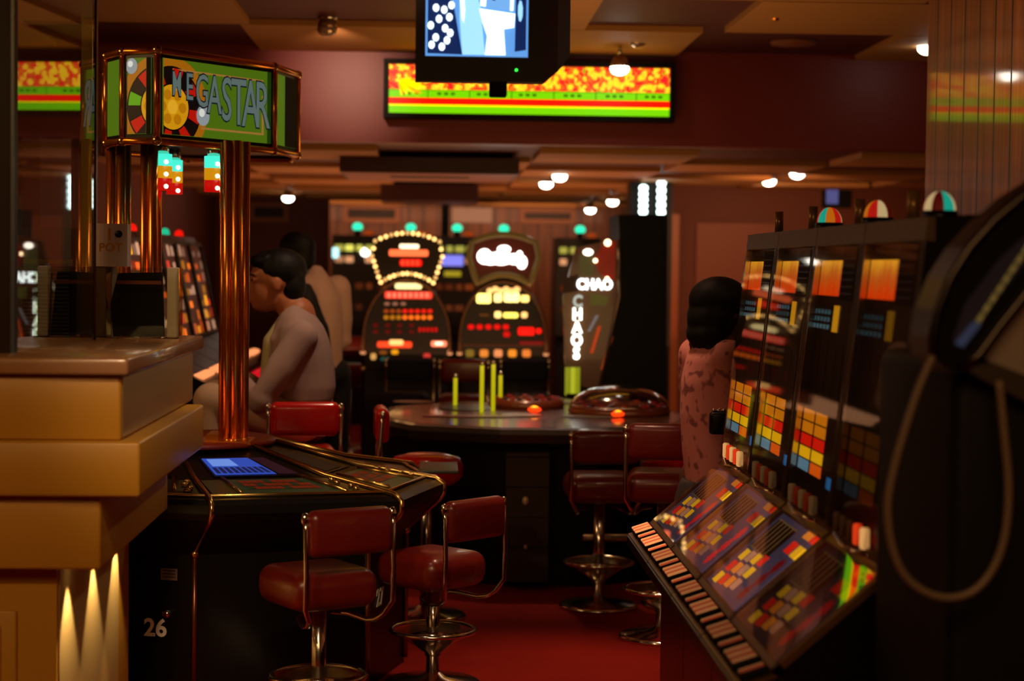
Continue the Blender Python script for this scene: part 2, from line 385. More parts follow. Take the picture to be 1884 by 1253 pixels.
tag(obj('lit_wall_glow', m), 'pale glowing panel for a lit stretch of the back wall beside the dark column', 'panel')

# ------------------------------------------------------------------ ceiling lamps
def spotlamp(px, py, Y, ceil, lab, lit=True, power=0, tgt=None):
    p = W(px, py, Y); t = thing('ceiling_spotlight', lab, 'ceiling light', (p.x, p.y, ceil), 0, 'spotlights on the ceiling')
    m = MB(); m.cyl((p.x, p.y, ceil), (p.x, p.y, p.z + .05), .012, CHROME, 10); m.lathe([(.05, .0), (.05, .012)], (p.x, p.y, ceil - .012), CHROME); obj('stem', m, t, world=True)
    m = MB(); m.lathe([(.03, .06), (.045, .03), (.05, 0), (.044, .0), (.04, .02)], (p.x, p.y, p.z), mat('lamp_housing', (150, 110, 80), .3, .6)); obj('housing', m, t, world=True)
    m = MB(); m.ball((p.x, p.y, p.z - .006), (.052, .052, .038), E((255, 244, 225), 14) if lit else mat('lamp_glass_off', (200, 170, 140), .1, .6)); obj('bulb', m, t, world=True)
    if power: lamp('spotlight_beam', 'SPOT', (p.x, p.y, p.z - .04), power, PALE, tgt or (p.x, p.y, 0), .04, 110, .8)
for a in [(1030, 323, 13.2, ZR, 'larger lit spotlight in the middle of the rear ceiling', True, 8), (1005, 337, 14.4, ZR, 'lit spotlight just left below the larger central one', True, 6),
          (820, 354, 16.2, ZR, 'lit spotlight above the dark column between the arched machines', True, 8), (530, 363, 17.4, ZR, 'lit spotlight beside the brass posts, above the men', True, 6),
          (1127, 370, 17.6, ZR, 'lit spotlight left of the white neon tubes', True, 6), (1086, 385, 19.3, ZR, 'lowest lit spotlight at the far end of the rear ceiling', True, 0),
          (1415, 332, 14.4, ZR, 'lit spotlight at the brown wall, left one of its pair', True, 8), (1467, 318, 12.9, ZR, 'lit spotlight at the brown wall, right one of its pair', True, 8),
          (1597, 279, 10.95, ZR, 'lit spotlight under the right end of the dark header', True, 8), (1706, 86, 9.9, ZN, 'lit spotlight beside the top of the panelled column', True, 0),
          (1140, 124, 10.1, ZN, 'added lit spotlight standing for a reflection in the LED board', True, 0),  # added lamp in place of a light reflected in the board's glass
          (602, 52, 9.35, ZN, 'unlit spotlight on the tan ceiling tile left of the monitor', False, 0), (1172, 74, 10.0, ZN, 'unlit spotlight on the tan ceiling tile right of the monitor', False, 0),
          ]: spotlamp(*a)
p = W(1460, 74, 10.0); m = MB(); m.lathe([(.13, 0), (.12, -.02), (.03, -.03)], (p.x, p.y, ZN - .001), mat('speaker_grille', (130, 70, 40), .6)); tag(obj('ceiling_speaker', m), 'round flat speaker in the dark red ceiling tile', 'speaker')
p = W(1503, 8, 8.75); t = thing('dome_camera', 'black dome camera with a small yellow green light under the ceiling', 'camera', (p.x, p.y, ZN))
m = MB(); m.lathe([(.085, ZN - p.z), (.085, .03), (.07, .0), (.03, -.02)], p, BLACK); obj('dome', m, t, world=True)
m = MB(); m.ball((p.x + .02, p.y - .085, p.z - .01), .012, E((200, 230, 20), 5)); obj('status_light', m, t, world=True)
m = MB(); q = W(1400, 18, 8.9); r = W(1615, 18, 8.9); m.tube([q, r], .008, BLACKM); 
for u in (.1, .5, .9): c = q.lerp(r, u); m.cyl(c, (c.x, c.y, ZN - .03), .006, BLACKM)
m.cyl(q + Vector((.07, 0, 0)), q + Vector((.07, 0, -.05)), .018, BRASS)
tag(obj('ceiling_rail', m), 'thin dark lighting rail under the ceiling behind the dome camera', 'rail')

# ------------------------------------------------------------------ LED board
a, b = W(716, 118, 10.5), W(1231, 215, 10.5)
t = thing('led_board', 'long LED board with red, yellow and green coins picture on the dark red header', 'sign', ((a.x + b.x) / 2, 10.5, b.z))
x0, x1, z0, z1 = a.x, b.x, b.z, a.z; hz = z1 - z0
m = MB(); m.box((x0 - .03, 10.5, z0 - .03), (x1 + .03, 10.595, z1 + .03), BLACKM)
for (p, q, r, s) in ((x0 - .03, x1 + .03, z1 + .003, z1 + .03), (x0 - .03, x1 + .03, z0 - .03, z0 - .003), (x0 - .03, x0 - .003, z0, z1), (x1 + .003, x1 + .03, z0, z1)): m.box((p, 10.47, r), (q, 10.5, s), BLACKM)
obj('case', m, t, world=True)
m = MB(); G1 = E((110, 200, 0), 1.3); R1 = E((250, 10, 0), 1.5); Y1 = E((250, 230, 0), 1.5); YD = 10.496
def band(u0, u1, v0, v1, mm, d=0): m.poly([(x0 + (x1 - x0) * u0, YD - d, z0 + hz * v0), (x0 + (x1 - x0) * u1, YD - d, z0 + hz * v0), (x0 + (x1 - x0) * u1, YD - d, z0 + hz * v1), (x0 + (x1 - x0) * u0, YD - d, z0 + hz * v1)], mm)
band(0, 1, 0, .15, G1); band(0, 1, .15, .18, Y1); band(0, 1, .18, .32, R1); band(0, 1, .32, .49, G1); band(0, 1, .49, 1, COINS)
DK = P((10, 40, 0))
for u in (.137, .285, .435, .585, .735, .88): band(u, u + .0025, .32, .49, DK, .001)
band(0, 1, .47, .478, DK, .001)
for u in (.03, .16, .3, .45, .61, .76, .9):
    for i in range(3): band(u + .012 + i * .024, u + .026 + i * .024, .38, .43, E((50, 110, 0), .7), .001)
for i in range(26):   # burst of yellow at the left end
    th = random.uniform(-.9, 1.6); r = random.uniform(.03, .1); cu, cv = .045, .62
    pts = [(cu + .012 * math.cos(th + 1.57), cv + .09 * math.sin(th + 1.57)), (cu - .012 * math.cos(th + 1.57), cv - .09 * math.sin(th + 1.57)), (cu + r * math.cos(-th), cv + r * 4.5 * math.sin(-th))]
    pts = clip([(p[0], p[1]) for p in pts], 0, 0.02, 1, 1)
    if len(pts) > 2: m.poly([(x0 + (x1 - x0) * u, YD - .002, z0 + hz * v) for u, v in pts], Y1 if i % 4 else E((255, 150, 0), 1.5))
obj('display', m, t, world=True)

# ------------------------------------------------------------------ monitor hung from the ceiling
def build_tv():
    Yt = 5.0; a = W(757, -60, Yt); b = W(1000, 150, Yt)
    t = thing('crt_monitor', 'black tube monitor hanging from the ceiling, showing a blue white camera picture', 'monitor', ((a.x + b.x) / 2, Yt + .15, ZN))
    PL = mat('monitor_plastic', (34, 26, 20), .5)
    m = MB(); sx0, sx1 = W(783, 50, Yt).x, W(972, 50, Yt).x; st = W(870, -66, Yt).z; sb = W(870, 104, Yt).z
    x0, x1, zb, zt = W(765, 0, Yt).x, W(1002, 0, Yt).x, W(900, 150, Yt).z, W(870, -95, Yt).z
    # bezel as a frame around the tube opening
    for (p, q, r, s) in ((x0, sx0, zb, zt), (sx1, x1, zb, zt), (sx0, sx1, zb, sb), (sx0, sx1, st, zt)): m.box((p, Yt, r), (q, Yt + .06, s), PL)
    f = [(x0, Yt + .06, zb), (x1, Yt + .06, zb), (x1, Yt + .06, zt), (x0, Yt + .06, zt)]
    f2 = [(x0 + .05, Yt + .2, zb + .05), (x1 + .05, Yt + .2, zb + .05), (x1 + .05, Yt + .2, zt - .01), (x0 + .012, Yt + .2, zt - .01)]
    f3 = [(x0 + .12, Yt + .42, zb + .12), (x1 + .10, Yt + .42, zb + .12), (x1 + .10, Yt + .42, zt - .05), (x0 + .06, Yt + .42, zt - .05)]
    m.loft([f, f2, f3], PL); obj('housing', m, t, world=True)
    m = MB(); n = 10; g = [[None] * (n + 1) for _ in range(n + 1)]
    BL = E((95, 155, 225), 1.1)
    def bul(u, v): return Vector((sx0 + (sx1 - sx0) * u, Yt + .004 + .005 * ((2 * u - 1) ** 2 + (2 * v - 1) ** 2) / 2, sb + (st - sb) * v))
    for i in range(n + 1):
        for j in range(n + 1): g[i][j] = m.bm.verts.new(bul(i / n, j / n))
    for i in range(n):
        for j in range(n): m._f([g[i][j], g[i + 1][j], g[i + 1][j + 1], g[i][j + 1]], BL, True)
    sc = obj('screen', m, t, world=True)
    m = MB()
    def shape(pts, mm, d=.0015): m.poly([bul(u, v) - Vector((0, d * 2 + .003, 0)) for u, v in pts], mm)
    def blob(u, v, ru, rv, mm, d=.002): shape([(u + ru * math.cos(k * PI / 4 + .3), v + rv * math.sin(k * PI / 4 + .3)) for k in range(8)], mm, d)
    WH = E((225, 245, 255), 2.2); DB = E((12, 40, 95), .8); MBl = E((150, 205, 250), 1.4)
    shape([(.02, .03), (.36, .02), (.28, .5), (.16, .98), (.02, .98)], DB)
    shape([(.36, .02), (.58, .02), (.53, .55), (.4, .98), (.33, .98), (.33, .4)], MBl, .0018)
    shape([(.3, .98), (.35, .42), (.37, .36), (.38, .5), (.35, .98)], WH, .0025)
    shape([(.58, .02), (.78, .02), (.76, .3), (.86, .32), (.87, .47), (.52, .52), (.55, .38), (.6, .22)], WH, .0025)
    shape([(.55, .53), (.84, .5), (.86, .98), (.55, .98)], E((110, 165, 225), 1.2), .0018)
    shape([(.82, .5), (.85, .5), (.87, .98), (.83, .98)], WH, .003); shape([(.53, .55), (.58, .54), (.62, .98), (.54, .98)], WH, .003)
    shape([(.87, .06), (.98, .08), (.98, .95), (.88, .95)], DB)
    blob(.66, .7, .04, .1, DB, .003); blob(.74, .8, .04, .08, DB, .003); blob(.92, .5, .025, .12, MBl, .003)
    random.seed(5)
    for i, (u, v) in enumerate([(.05, .33), (.1, .2), (.16, .1), (.13, .4), (.19, .3), (.21, .17), (.24, .25), (.18, .5), (.23, .42), (.1, .52), (.25, .55), (.06, .12)]):
        blob(u, v, .032, .045, WH, .003)
    obj('camera_picture', m, sc, world=True)
    m = MB(); p = W(950, 129, Yt); m.ball((p.x, Yt - .001, p.z), .0035, E((40, 255, 60), 4)); obj('power_light', m, t, world=True)
    m = MB(); p = W(917, 150, Yt); q = W(917, 177, Yt)
    xm = (x0 + x1) / 2
    m.rbox((p.x - .024, Yt + .005, q.z), (p.x + .024, Yt + .05, p.z + .01), BLACKM, .006); m.box((xm - .03, Yt + .16, zt - .02), (xm + .03, Yt + .22, ZN), BLACKM); m.box((xm - .1, Yt + .1, ZN - .02), (xm + .1, Yt + .3, ZN), BLACKM)
    obj('ceiling_bracket', m, t, world=True)
build_tv()

# ------------------------------------------------------------------ cashier counter on the left
def build_counter():
    t = thing('cashier_counter', 'cream stepped cashier counter in the left foreground with thick worktop', 'counter', (-1.6, 5.5, 0))
    def tier(name, xr, yn, yf, z0, z1, mt, lab=None, side=None, xl=-3.2):
        m = MB(); m.rbox((xl, yn, z0), (xr, yf, z1), mt, .008, seg=2)
        if side: m.box((xr - .001, yn + .015, z0 + .01), (xr + .003, yf - .01, z1 - .01), side)
        obj(name, m, t, lab, world=True)
    tier('worktop', -.80, 4.84, 6.40, 1.205, 1.25, CREAMTOP)
    tier('upper_fascia', -.825, 4.88, 6.30, 1.03, 1.205, CREAM, 'glossy bronze end face', METALP)
    tier('projecting_band', -.77, 4.85, 6.17, .885, 1.03, CREAM)
    tier('lower_band', -.88, 4.90, 6.12, .685, .885, CREAM)
    m = MB(); m.box((-3.2, 5.0, 0), (-1.015, 6.17, .685), CREAM)
    for i in range(5):   # raised panels on the front
        x = -3.1 + .42 * i; m.rbox((x, 4.985, .08), (x + .3, 5.0, .56), CREAM, .006, seg=2)
        m.rbox((x + .04, 4.975, .12), (x + .26, 4.99, .52), CREAM, .004, seg=2)
    m.box((-1.015, 5.02, .0), (-1.011, 5.95, .68), mat('satin_cream', (215, 180, 120), .35, .2))
    obj('body', m, t, world=True)
    for i, y in enumerate((5.12, 5.5, 5.88)):
        l = thing('under_counter_light', ['small round light under the counter overhang, nearest the front corner', 'small round light under the counter overhang, middle one', 'small round light under the counter overhang, farthest one'][i], 'light', (-.955, y, .685), 0, 'small lights under the counter')
        m = MB(); m.cyl((-.955, y, .684), (-.955, y, .668), .02, CHROME, 14); obj('rim', m, l, world=True)
        m = MB(); m.cyl((-.955, y, .669), (-.955, y, .664), .016, E((255, 225, 150), 6), 14); obj('lens', m, l, world=True)
        lamp('under_counter_beam', 'SPOT', (-.962, y, .655), 11, (1, .72, .34), (-1.0, y, 0), .01, 70, .5)
build_counter()
# glass screen standing on the counter
t = thing('counter_glass_screen', 'glass screen on the counter worktop reflecting the LED board', 'glass screen', (-1.09, 5.4, 1.25))
m = MB(); m.prism([(-1.144, 5.1, 1.25), (-1.09, 5.94, 1.25), (-1.096, 5.94, 1.25), (-1.150, 5.1, 1.25)], (0, 0, ZN - 1.25), CLEAR); obj('pane', m, t, world=True)
m = MB(); m.tube([(-1.093, 5.95, 1.25), (-1.093, 5.95, ZN)], .007, mat('dark_bronze', (90, 66, 30), .25, .8)); obj('edge_rail', m, t, world=True)
m = MB(); m.box((-1.46, 5.04, 1.25), (-1.141, 5.09, ZN), mat('dark_brown_post', (44, 24, 13), .5, spec=.15)); m.box((-1.147, 5.034, 1.25), (-1.139, 5.042, ZN), mat('bluish_edge', (60, 62, 90), .4))
tag(obj('screen_post', m), 'wide dark brown post at the left edge of the glass screen', 'post')
m = MB(); a = W(150, 0, 6.3); b = W(178, 0, 6.3); m.box((a.x, 6.3, 1.25), (b.x, 6.33, ZN), mat('olive_post', (200, 180, 80), .5))
tag(obj('olive_post', m), 'narrow olive post on the counter behind the glass screen', 'post')
# things on the counter behind the glass
a, b = W(44, 488, 6.15), W(132, 627, 6.15)
t = thing('ribbed_box', 'dark ribbed box on the counter behind the glass screen', 'box', ((a.x + b.x) / 2, 6.2, 1.25))
m = MB(); m.rbox((a.x, 6.12, 1.25), (b.x, 6.24, a.z), mat('dark_green_plastic', (10, 16, 13), .7, spec=.1), .005)
obj('body', m, t, world=True)
m = MB()
for i in range(19):
    z = 1.262 + i * .0125; m.box((a.x + .004, 6.113, z), (b.x - .004, 6.12, z + .004), mat('rib_grey', (60, 66, 48), .5))
obj('ribs', m, t, world=True)
m = MB(); m.box((a.x, 6.14, a.z), (b.x, 6.16, a.z + .02), mat('pale_strip', (150, 140, 90), .4))
obj('top_strip', m, t, world=True)
a, b = W(150, 490, 6.2), W(208, 627, 6.2)
m = MB(); m.rbox((a.x, 6.17, 1.25), (b.x, 6.27, a.z), mat('beige_stand', (120, 96, 66), .5), .004); tag(obj('display_plinth', m), 'beige block on the counter carrying the white card box', 'plinth')
c0, c1 = W(166, 412, 6.2), W(236, 490, 6.2)
t = thing('card_box', 'white curved card box with yellow lettering and a black dot', 'card', ((c0.x + c1.x) / 2, 6.21, a.z))
m = MB(); n = 10; top = []; bot = []
for i in range(n + 1):
    u = i / n; x = c0.x + (c1.x - c0.x) * u; yy = 6.18 - .02 * math.sin(PI * u)
    top.append((x, yy, c0.z + .006 * math.sin(PI * u))); bot.append((x, yy, a.z + .001))
m.prism([(p[0], p[1], a.z + .001) for p in bot] + [(c1.x, 6.25, a.z + .001), (c0.x, 6.25, a.z + .001)], (0, 0, c0.z - a.z), mat('white_card', (205, 190, 185), .5)); obj('card', m, t, world=True)
m = MB(); cxm = (c0.x + c1.x) / 2
X = frame((cxm + .008, 6.157, a.z + .105), (1, 0, 0), (0, 0, 1)); textmesh(m, '1', .055, P((190, 130, 20)), X, .001, 1, .001)
X = frame((cxm + .012, 6.156, a.z + .062), (1, 0, 0), (0, 0, 1)); textmesh(m, 'POT', .04, P((190, 130, 20)), X, .001, 1, .0006)
m.cyl((cxm + .038, 6.162, a.z + .108), (cxm + .038, 6.155, a.z + .108), .012, BLACKM, 16); obj('lettering', m, t, world=True)
# clear leaflet holder
a, b = W(196, 492, 6.1), W(330, 628, 6.1)
t = thing('leaflet_holder', 'clear plastic leaflet holder with a dark folded leaflet on the counter corner', 'holder', ((a.x + b.x) / 2, 6.12, 1.25))
m = MB(); m.box((a.x, 6.08, 1.25), (b.x, 6.083, a.z), CLEAR); m.box((a.x, 6.17, 1.25), (b.x, 6.173, a.z), CLEAR); m.box((a.x, 6.08, 1.25), (a.x + .003, 6.17, a.z), CLEAR); m.box((b.x - .003, 6.08, 1.25), (b.x, 6.17, a.z), CLEAR); m.box((a.x, 6.08, 1.25), (b.x, 6.17, 1.253), CLEAR)
obj('case', m, t, world=True)
p0, p1 = W(205, 500, 6.12), W(303, 628, 6.12)
m = MB(); m.prism([(p0.x + .01, 6.1, 1.256), (p1.x, 6.1, 1.256), (p1.x - .012, 6.13, p0.z), (p0.x + .02, 6.13, p0.z - .004), (p0.x - .004, 6.12, 1.36)], (0, .025, 0), mat('dark_leaflet', (16, 11, 9), .7, spec=.1))
m.box((p0.x + .02, 6.105, p0.z - .04), (p1.x - .01, 6.109, p0.z - .028), P((110, 30, 16))); lf = tag(obj('leaflet', m), 'dark leaflet standing in the clear plastic holder', 'leaflet')
p0, p1 = W(309, 492, 6.12), W(328, 628, 6.12)
m = MB(); m.rbox((p0.x, 6.1, 1.254), (p1.x, 6.14, p0.z), mat('pale_paper', (190, 165, 150), .6), .003, seg=2); tag(obj('paper_stack', m), 'narrow upright stack of pale paper in the leaflet holder', 'paper')

# ------------------------------------------------------------------ red stools
def build_stool(loc, rz, lab, drop=0.0, vinyl=REDVINYL, roundseat=False, name='casino_stool', group='red stools of the gaming hall'):
    """local: sitter faces +y, backrest at -y; drop lowers the seat"""
    t = thing(name, lab, 'stool', loc, rz, group); d = -drop
    m = MB(); m.lathe([(.175, 0), (.175, .012), (.16, .02), (.05, .034), (.028, .05)], (0, 0, 0), CHROME); obj('base', m, t)
    m = MB(); m.cyl((0, 0, .04), (0, 0, .47 + d), .024, CHROME); obj('pole', m, t)
    m = MB(); ring = [(.15 * math.cos(k * PI / 12), .15 * math.sin(k * PI / 12), .2) for k in range(24)]; m.tube(ring, .009, CHROME, 8, closed=True)
    m.lathe([(.14, .195), (.12, .185), (.03, .12), (.03, .11)], (0, 0, 0), CHROME); obj('footrest', m, t)
    m = MB()
    if roundseat: m.lathe([(.05, .47 + d), (.13, .475 + d), (.155, .51 + d), (.158, .55 + d), (.14, .585 + d), (.08, .6 + d), (.0001, .602 + d)], (0, 0, 0), vinyl)
    else: m.rbox((-.15, -.14, .47 + d), (.15, .16, .595 + d), vinyl, .05, seg=6)
    obj('seat', m, t)
    m = MB(); m.rbox((-.145, -.225, .655 + d), (.145, -.165, .80 + d), vinyl, .029, seg=5)
    obj('backrest', m, t)
    for s in (-1, 1):
        m = MB(); x = s * .152
        pts = [(x, -.195, .775 + d), (x, -.2, .74 + d), (x, -.205, .6 + d), (x, -.2, .5 + d)] + [(x * (1 - .25 * math.sin(a)), -.11 - .09 * math.cos(a) , .5 + d - .07 * math.sin(a)) for a in (PI * .2, PI * .35, PI * .5)] + [(x * .6, -.03, .44 + d), (x * .3, .0, .445 + d)]
        m.tube(pts, .0085, CHROME, 8); m.ball((x, -.195, .775 + d), (.014, .012, .02), CHROME); obj('back_tube', m, t)
    return t
build_stool((W(584, 1100, 5.75).x, 5.82, 0), .55, 'red stool in front, pushed to the roulette machine beside number 27', .045)
build_stool((.0, 6.56, 0), .8, 'red stool seen side-on at the right corner of the roulette machine', .11)
build_stool((W(1105, 900, 8.05).x, 8.1, 0), .05, 'red stool with its back to the camera, front of the round table')
build_stool((W(1222, 900, 7.4).x, 7.42, 0), -.12, 'red stool beside the woman in pink, right end of the table', -.09)
build_stool((1.1, 8.15, 0), .6, 'bright red stool just behind the one beside the woman in pink', -.14, BRIGHTVINYL)
build_stool((W(785, 860, 7.75).x, 7.85, 0), -1.5, 'bright red round-seated stool between roulette machine and table', -.1, BRIGHTVINYL, True)
build_stool((W(556, 860, 8.0).x, 8.0, 0), .12, 'red stool the grey-jacketed man sits on', -.12, BRIGHTVINYL)
for (x, Y, rz, lb) in ((745, 11.5, 3.0, 'navy stool before the left arched machine'), (972, 11.5, 3.2, 'navy stool before the right arched machine')):
    build_stool((W(x, 700, Y).x, Y, 0), rz, lb, -.12, NAVY, group='navy stools behind the table')
build_stool((W(852, 700, 11.35).x, 11.35, 0), 3.1, 'dark red stool between the two navy stools', -.12, REDVINYL)
build_stool((W(640, 640, 13.2).x, 13.2, 0), .2, 'red stool far behind the two men', -.2, REDVINYL)

# ------------------------------------------------------------------ right row of slot machines
SW = .58
PURPLE = mat('purple_printed_panel', (86, 82, 112), .45, emit=.45)  # unlit print, its brightness put in as glow
BRONZE = mat('bronze_frame', (120, 88, 46), .35, .5)
GREYTOP = mat('grey_brown_header', (112, 90, 66), .4, .2)
def build_slot(loc, rz, lab, art, lit, cat='slot machine', group='slot machines in the right row', topper=0):
    """local: front faces -y, width along x"""
    t = thing('slot_machine', lab, cat, loc, rz, group); h = SW / 2 - .004
    prof = [(-.22, 0), (-.22, .40), (-.34, .555), (-.34, .585), (-.25, .615), (0, .835), (.0, .86), (.075, 1.565), (.075, 1.62), (.5, 1.64), (.62, 1.6), (.62, 0)]
    m = MB(); m.prism([(-h, y, z) for y, z in prof], (2 * h, 0, 0), BLACK); obj('cabinet', m, t)
    # console: slope from (-.25,.615) to (0,.835)
    o = Vector((-h, -.256, .622)); u = Vector((0, .25, .22)).normalized(); L = .333
    X = frame(o, (1, 0, 0), u)      # x along width, y up the slope
    m = MB(); w = 2 * h
    for (p, q, r, s) in ((0, w, 0, .022), (0, w, L - .03, L), (0, .025, 0, L), (w - .025, w, 0, L)): m.box((p, r, -.004), (q, s, .012), BRONZE, X)
    obj('console_frame', m, t)
    m = MB(); m.box((.02, .018, -.004), (w - .02, L - .025, .002), mat('dim_printed_panel', (50, 38, 44), .45, emit=.2) if art == 0 else PURPLE, X)  # print brightness put in as glow, weaker on the nearest machine
    z = .0028
    def q(u0, v0, u1, v1, mm, zz=z): m.poly([(u0 * w, v0 * L, zz), (u1 * w, v0 * L, zz), (u1 * w, v1 * L, zz), (u0 * w, v1 * L, zz)], mm, X)
    k = {0: .3, 1: 1.3, 2: .7, 3: 1.4}[art]
    OR, YE, RE, WH, GO = E((235, 130, 30), k), E((245, 180, 20), k), E((225, 30, 12), k), E((220, 150, 110), k * .7), E((140, 104, 60), .18 if art == 0 else .6)
    # three little columns of lit awards near the lower far corner
    for c in range(3):
        for r in range(4):
            u0 = .12 + r * .115; v0 = .1 + c * .14 + (.02 * r)
            q(u0, v0, u0 + .1, v0 + .11, [YE, RE, OR, WH][(r + c) % 4] if (r, c) != (0, 2) else YE)
    # gold feature table
    q(.1, .52, .52, .86, P((70, 56, 50)), z - .0002)
    for i in range(5): q(.13 + i * .075, .53, .15 + i * .075, .85, GO)
    q(.1, .52, .52, .535, GO); q(.1, .845, .52, .86, GO)
    # red stars down the near side, award blocks at the top
    st = E((235, 20, 40), 1.0 if art in (1, 2) else .2)
    for i, (cu, cv) in enumerate(((.74, .22), (.76, .38), (.78, .54))):
        pts = []
        for j in range(20):
            a = 2 * PI * j / 20; rr = .034 if j % 2 else .022; pts.append((cu * w + rr * math.cos(a), cv * L + rr * math.sin(a), z))
        m.poly(pts, st, X)
    q(.62, .66, .74, .78, RE); q(.76, .66, .9, .78, YE); q(.66, .84, .8, .93, OR); q(.8, .84, .93, .93, RE)
    obj('console_panel', m, t)
    m = MB(); m.box((.02, .018, .014), (w - .02, L - .025, .0165), CONSOLEGLASS, X); obj('console_glass', m, t)
    # ledge buttons
    ux = Vector((0, .09, .03)).normalized(); Xl = frame((-h, -.335, .589), (1, 0, 0), ux)
    m = MB(); m.box((.0, 0, -.002), (w, .088, .004), BRONZE, Xl); obj('button_ledge', m, t)
    bk = {0: .12, 1: 1.0, 2: .42, 3: .22}[art]
    for i, (p0, p1) in enumerate(((.03, .28), (.37, .45), (.52, .78), (.88, .95))):
        m = MB(); m.rbox((p0 * w, .012, .004), (p1 * w, .078, .022), BLACKM, .004, Xl, 2)
        n = 5 if p1 - p0 > .2 else 2
        for j in range(n):
            a = p0 * w + .006 + j * ((p1 - p0) * w - .012) / n; b = a + ((p1 - p0) * w - .012) / n * .72
            m.rbox((a, .016, .02), (b, .074, .026), [E((255, 160, 90), bk), E((225, 90, 50), bk)][j % 2], .002, Xl, 1)
        obj('button', m, t)
    # upper face, leaning back slightly
    Xu = frame((-h, -.002, .86), (1, 0, 0), (0, .075, .705)); HU = .709
    m = MB(); m.box((0, HU - .0, -.002), (w, HU + .05, .02), GREYTOP, Xu); m.box((0, -.01, -.002), (w, .008, .015), BRONZE, Xu)
    m.box((0, 0, -.002), (.018, HU, .018), BLACK, Xu); m.box((w - .03, 0, -.002), (w, HU, .018), BLACK, Xu)
    m.box((.018, .0, .0), (.022, HU, .02), CHROME, Xu); m.box((w - .034, 0, .0), (w - .03, HU, .02), CHROME, Xu)
    obj('window_frame', m, t)
    m = MB()
    def s(u0, z0, u1, z1, mm, d=.003): m.poly([(u0 * w, z0 - .86, d), (u1 * w, z0 - .86, d), (u1 * w, z1 - .86, d), (u0 * w, z1 - .86, d)], mm, Xu)
    s(.03, .9, .95, 1.55, mat('machine_art_dark', (34, 20, 20), .5), .001)
    s(.05, 1.435, .6, 1.53, CURTAIN)
    s(.0, 1.36, .38, 1.405, P((40, 60, 66)))  # blue grid and yellow patch: reflections in the glass, painted into the artwork
    for i in range(5):
        for j in range(3): s(.02 + i * .075, 1.345 + j * .02, .075 + i * .075, 1.357 + j * .02, E((90, 130, 140), .55 if lit else .15))
    s(.44, 1.34, .56, 1.41, E((220, 150, 20), .9 if lit else .2))
    s(.03, .9, .95, 1.13, P((24, 26, 40)), .002)
    for i in range(4): s(.2 + i * .17, 1.15, .22 + i * .17, 1.3, P((80, 60, 50)))
    pal = [(215, 120, 10), (215, 120, 10), (225, 25, 8), (245, 180, 10), (90, 130, 150)]
    for r in range(5):
        for c in range(2):
            col = pal[4 - r] if not (r == 0 and c == 1) else (230, 90, 10)
            s(.06 + c * .28, .955 + r * .034, .31 + c * .28, .985 + r * .034, E(col, 1.0 if lit else .05))
    s(.72, .94, .82, .97, E((40, 110, 170), .6))
    obj('artwork', m, t)
    m = MB(); m.box((.64 * w, 1.425 - .86, .002), (.93 * w, 1.56 - .86, .02), BLACKM, Xu)
    for i in range(6): m.box((.66 * w, 1.44 - .86 + i * .018, .02), (.91 * w, 1.444 - .86 + i * .018, .022), BLACK, Xu)
    obj('speaker', m, t)
    m = MB(); m.box((.02, .008, .022), (w - .032, HU - .005, .025), WINDOW, Xu); obj('window', m, t)
    for i in range(5):
        m = MB(); x = -h + .09 + i * .07; hot = lit == 2 or (lit == 0 and i > 2)
        m.rbox((x - .009, -.03, .865), (x + .009, -.008, .915), E([(235, 170, 100), (230, 60, 20)][i % 2], .8 if hot else .05) if (hot or lit) else P((110, 80, 50)), .006, seg=2)
        obj('upright_button', m, t)
    m = MB(); m.tube([(-h + .1, -.03, .862), (0, -.05, .858), (h - .12, -.03, .862)], .005, CHROME); obj('ledge_rail', m, t)
    # beacon and brass tube on the roof
    m = MB(); x = -.05 - (.03 if topper % 2 else 0)
    m.cyl((x, .12, 1.62), (x, .12, 1.69), .014, mat('aged_brass_tube', (180, 140, 80), .3, .5)); obj('roof_tube', m, t)
    if topper:
        m = MB(); cx = .15; bands = [(30, 190, 160), (230, 120, 20), (215, 30, 20), (235, 200, 140), (90, 12, 8), (30, 190, 160), (235, 200, 140), (215, 30, 20)]
        for k2 in range(24):
            a0, a1 = 2 * PI * k2 / 24, 2 * PI * (k2 + 1) / 24; col = bands[((k2 + topper * 5) // 3) % 8]
            for ll in range(6):
                p0, p1 = PI / 2 * ll / 6, PI / 2 * (ll + 1) / 6
                f = lambda q_, p_: (cx + .036 * math.cos(p_) * math.cos(q_), .12 + .036 * math.cos(p_) * math.sin(q_), 1.635 + .045 * math.sin(p_))
                m.poly([f(a0, p0), f(a1, p0), f(a1, p1), f(a0, p1)], E(col, .55))
        m.lathe([(.04, 1.61), (.04, 1.636)], (cx, .12, 0), BLACK, 20)
        obj('beacon', m, t)
    return t
names = ['farthest slot machine of the right row, brightest striped buttons, beside the woman', 'second slot machine from the woman, three bright red stars on its console',
         'third slot machine from the woman, with lit yellow and red awards', 'nearest slot machine of the right row, dark console mirroring the LED board']
for i in range(4):
    build_slot((1.0, 5.98 - i * SW, 0), -PI / 2, names[i], [1, 2, 3, 0][i], [2, 1, 1, 0][i], topper=[0, 1, 2, 3][i])
m = MB(); p = W(1697, 955, 3.9); m.box((p.x + .06, 3.935, p.z - .008), (p.x + .082, 3.951, p.z + .008), CHROME); obj('side_lock', m, bpy.data.objects['slot_machine.003'], world=True)
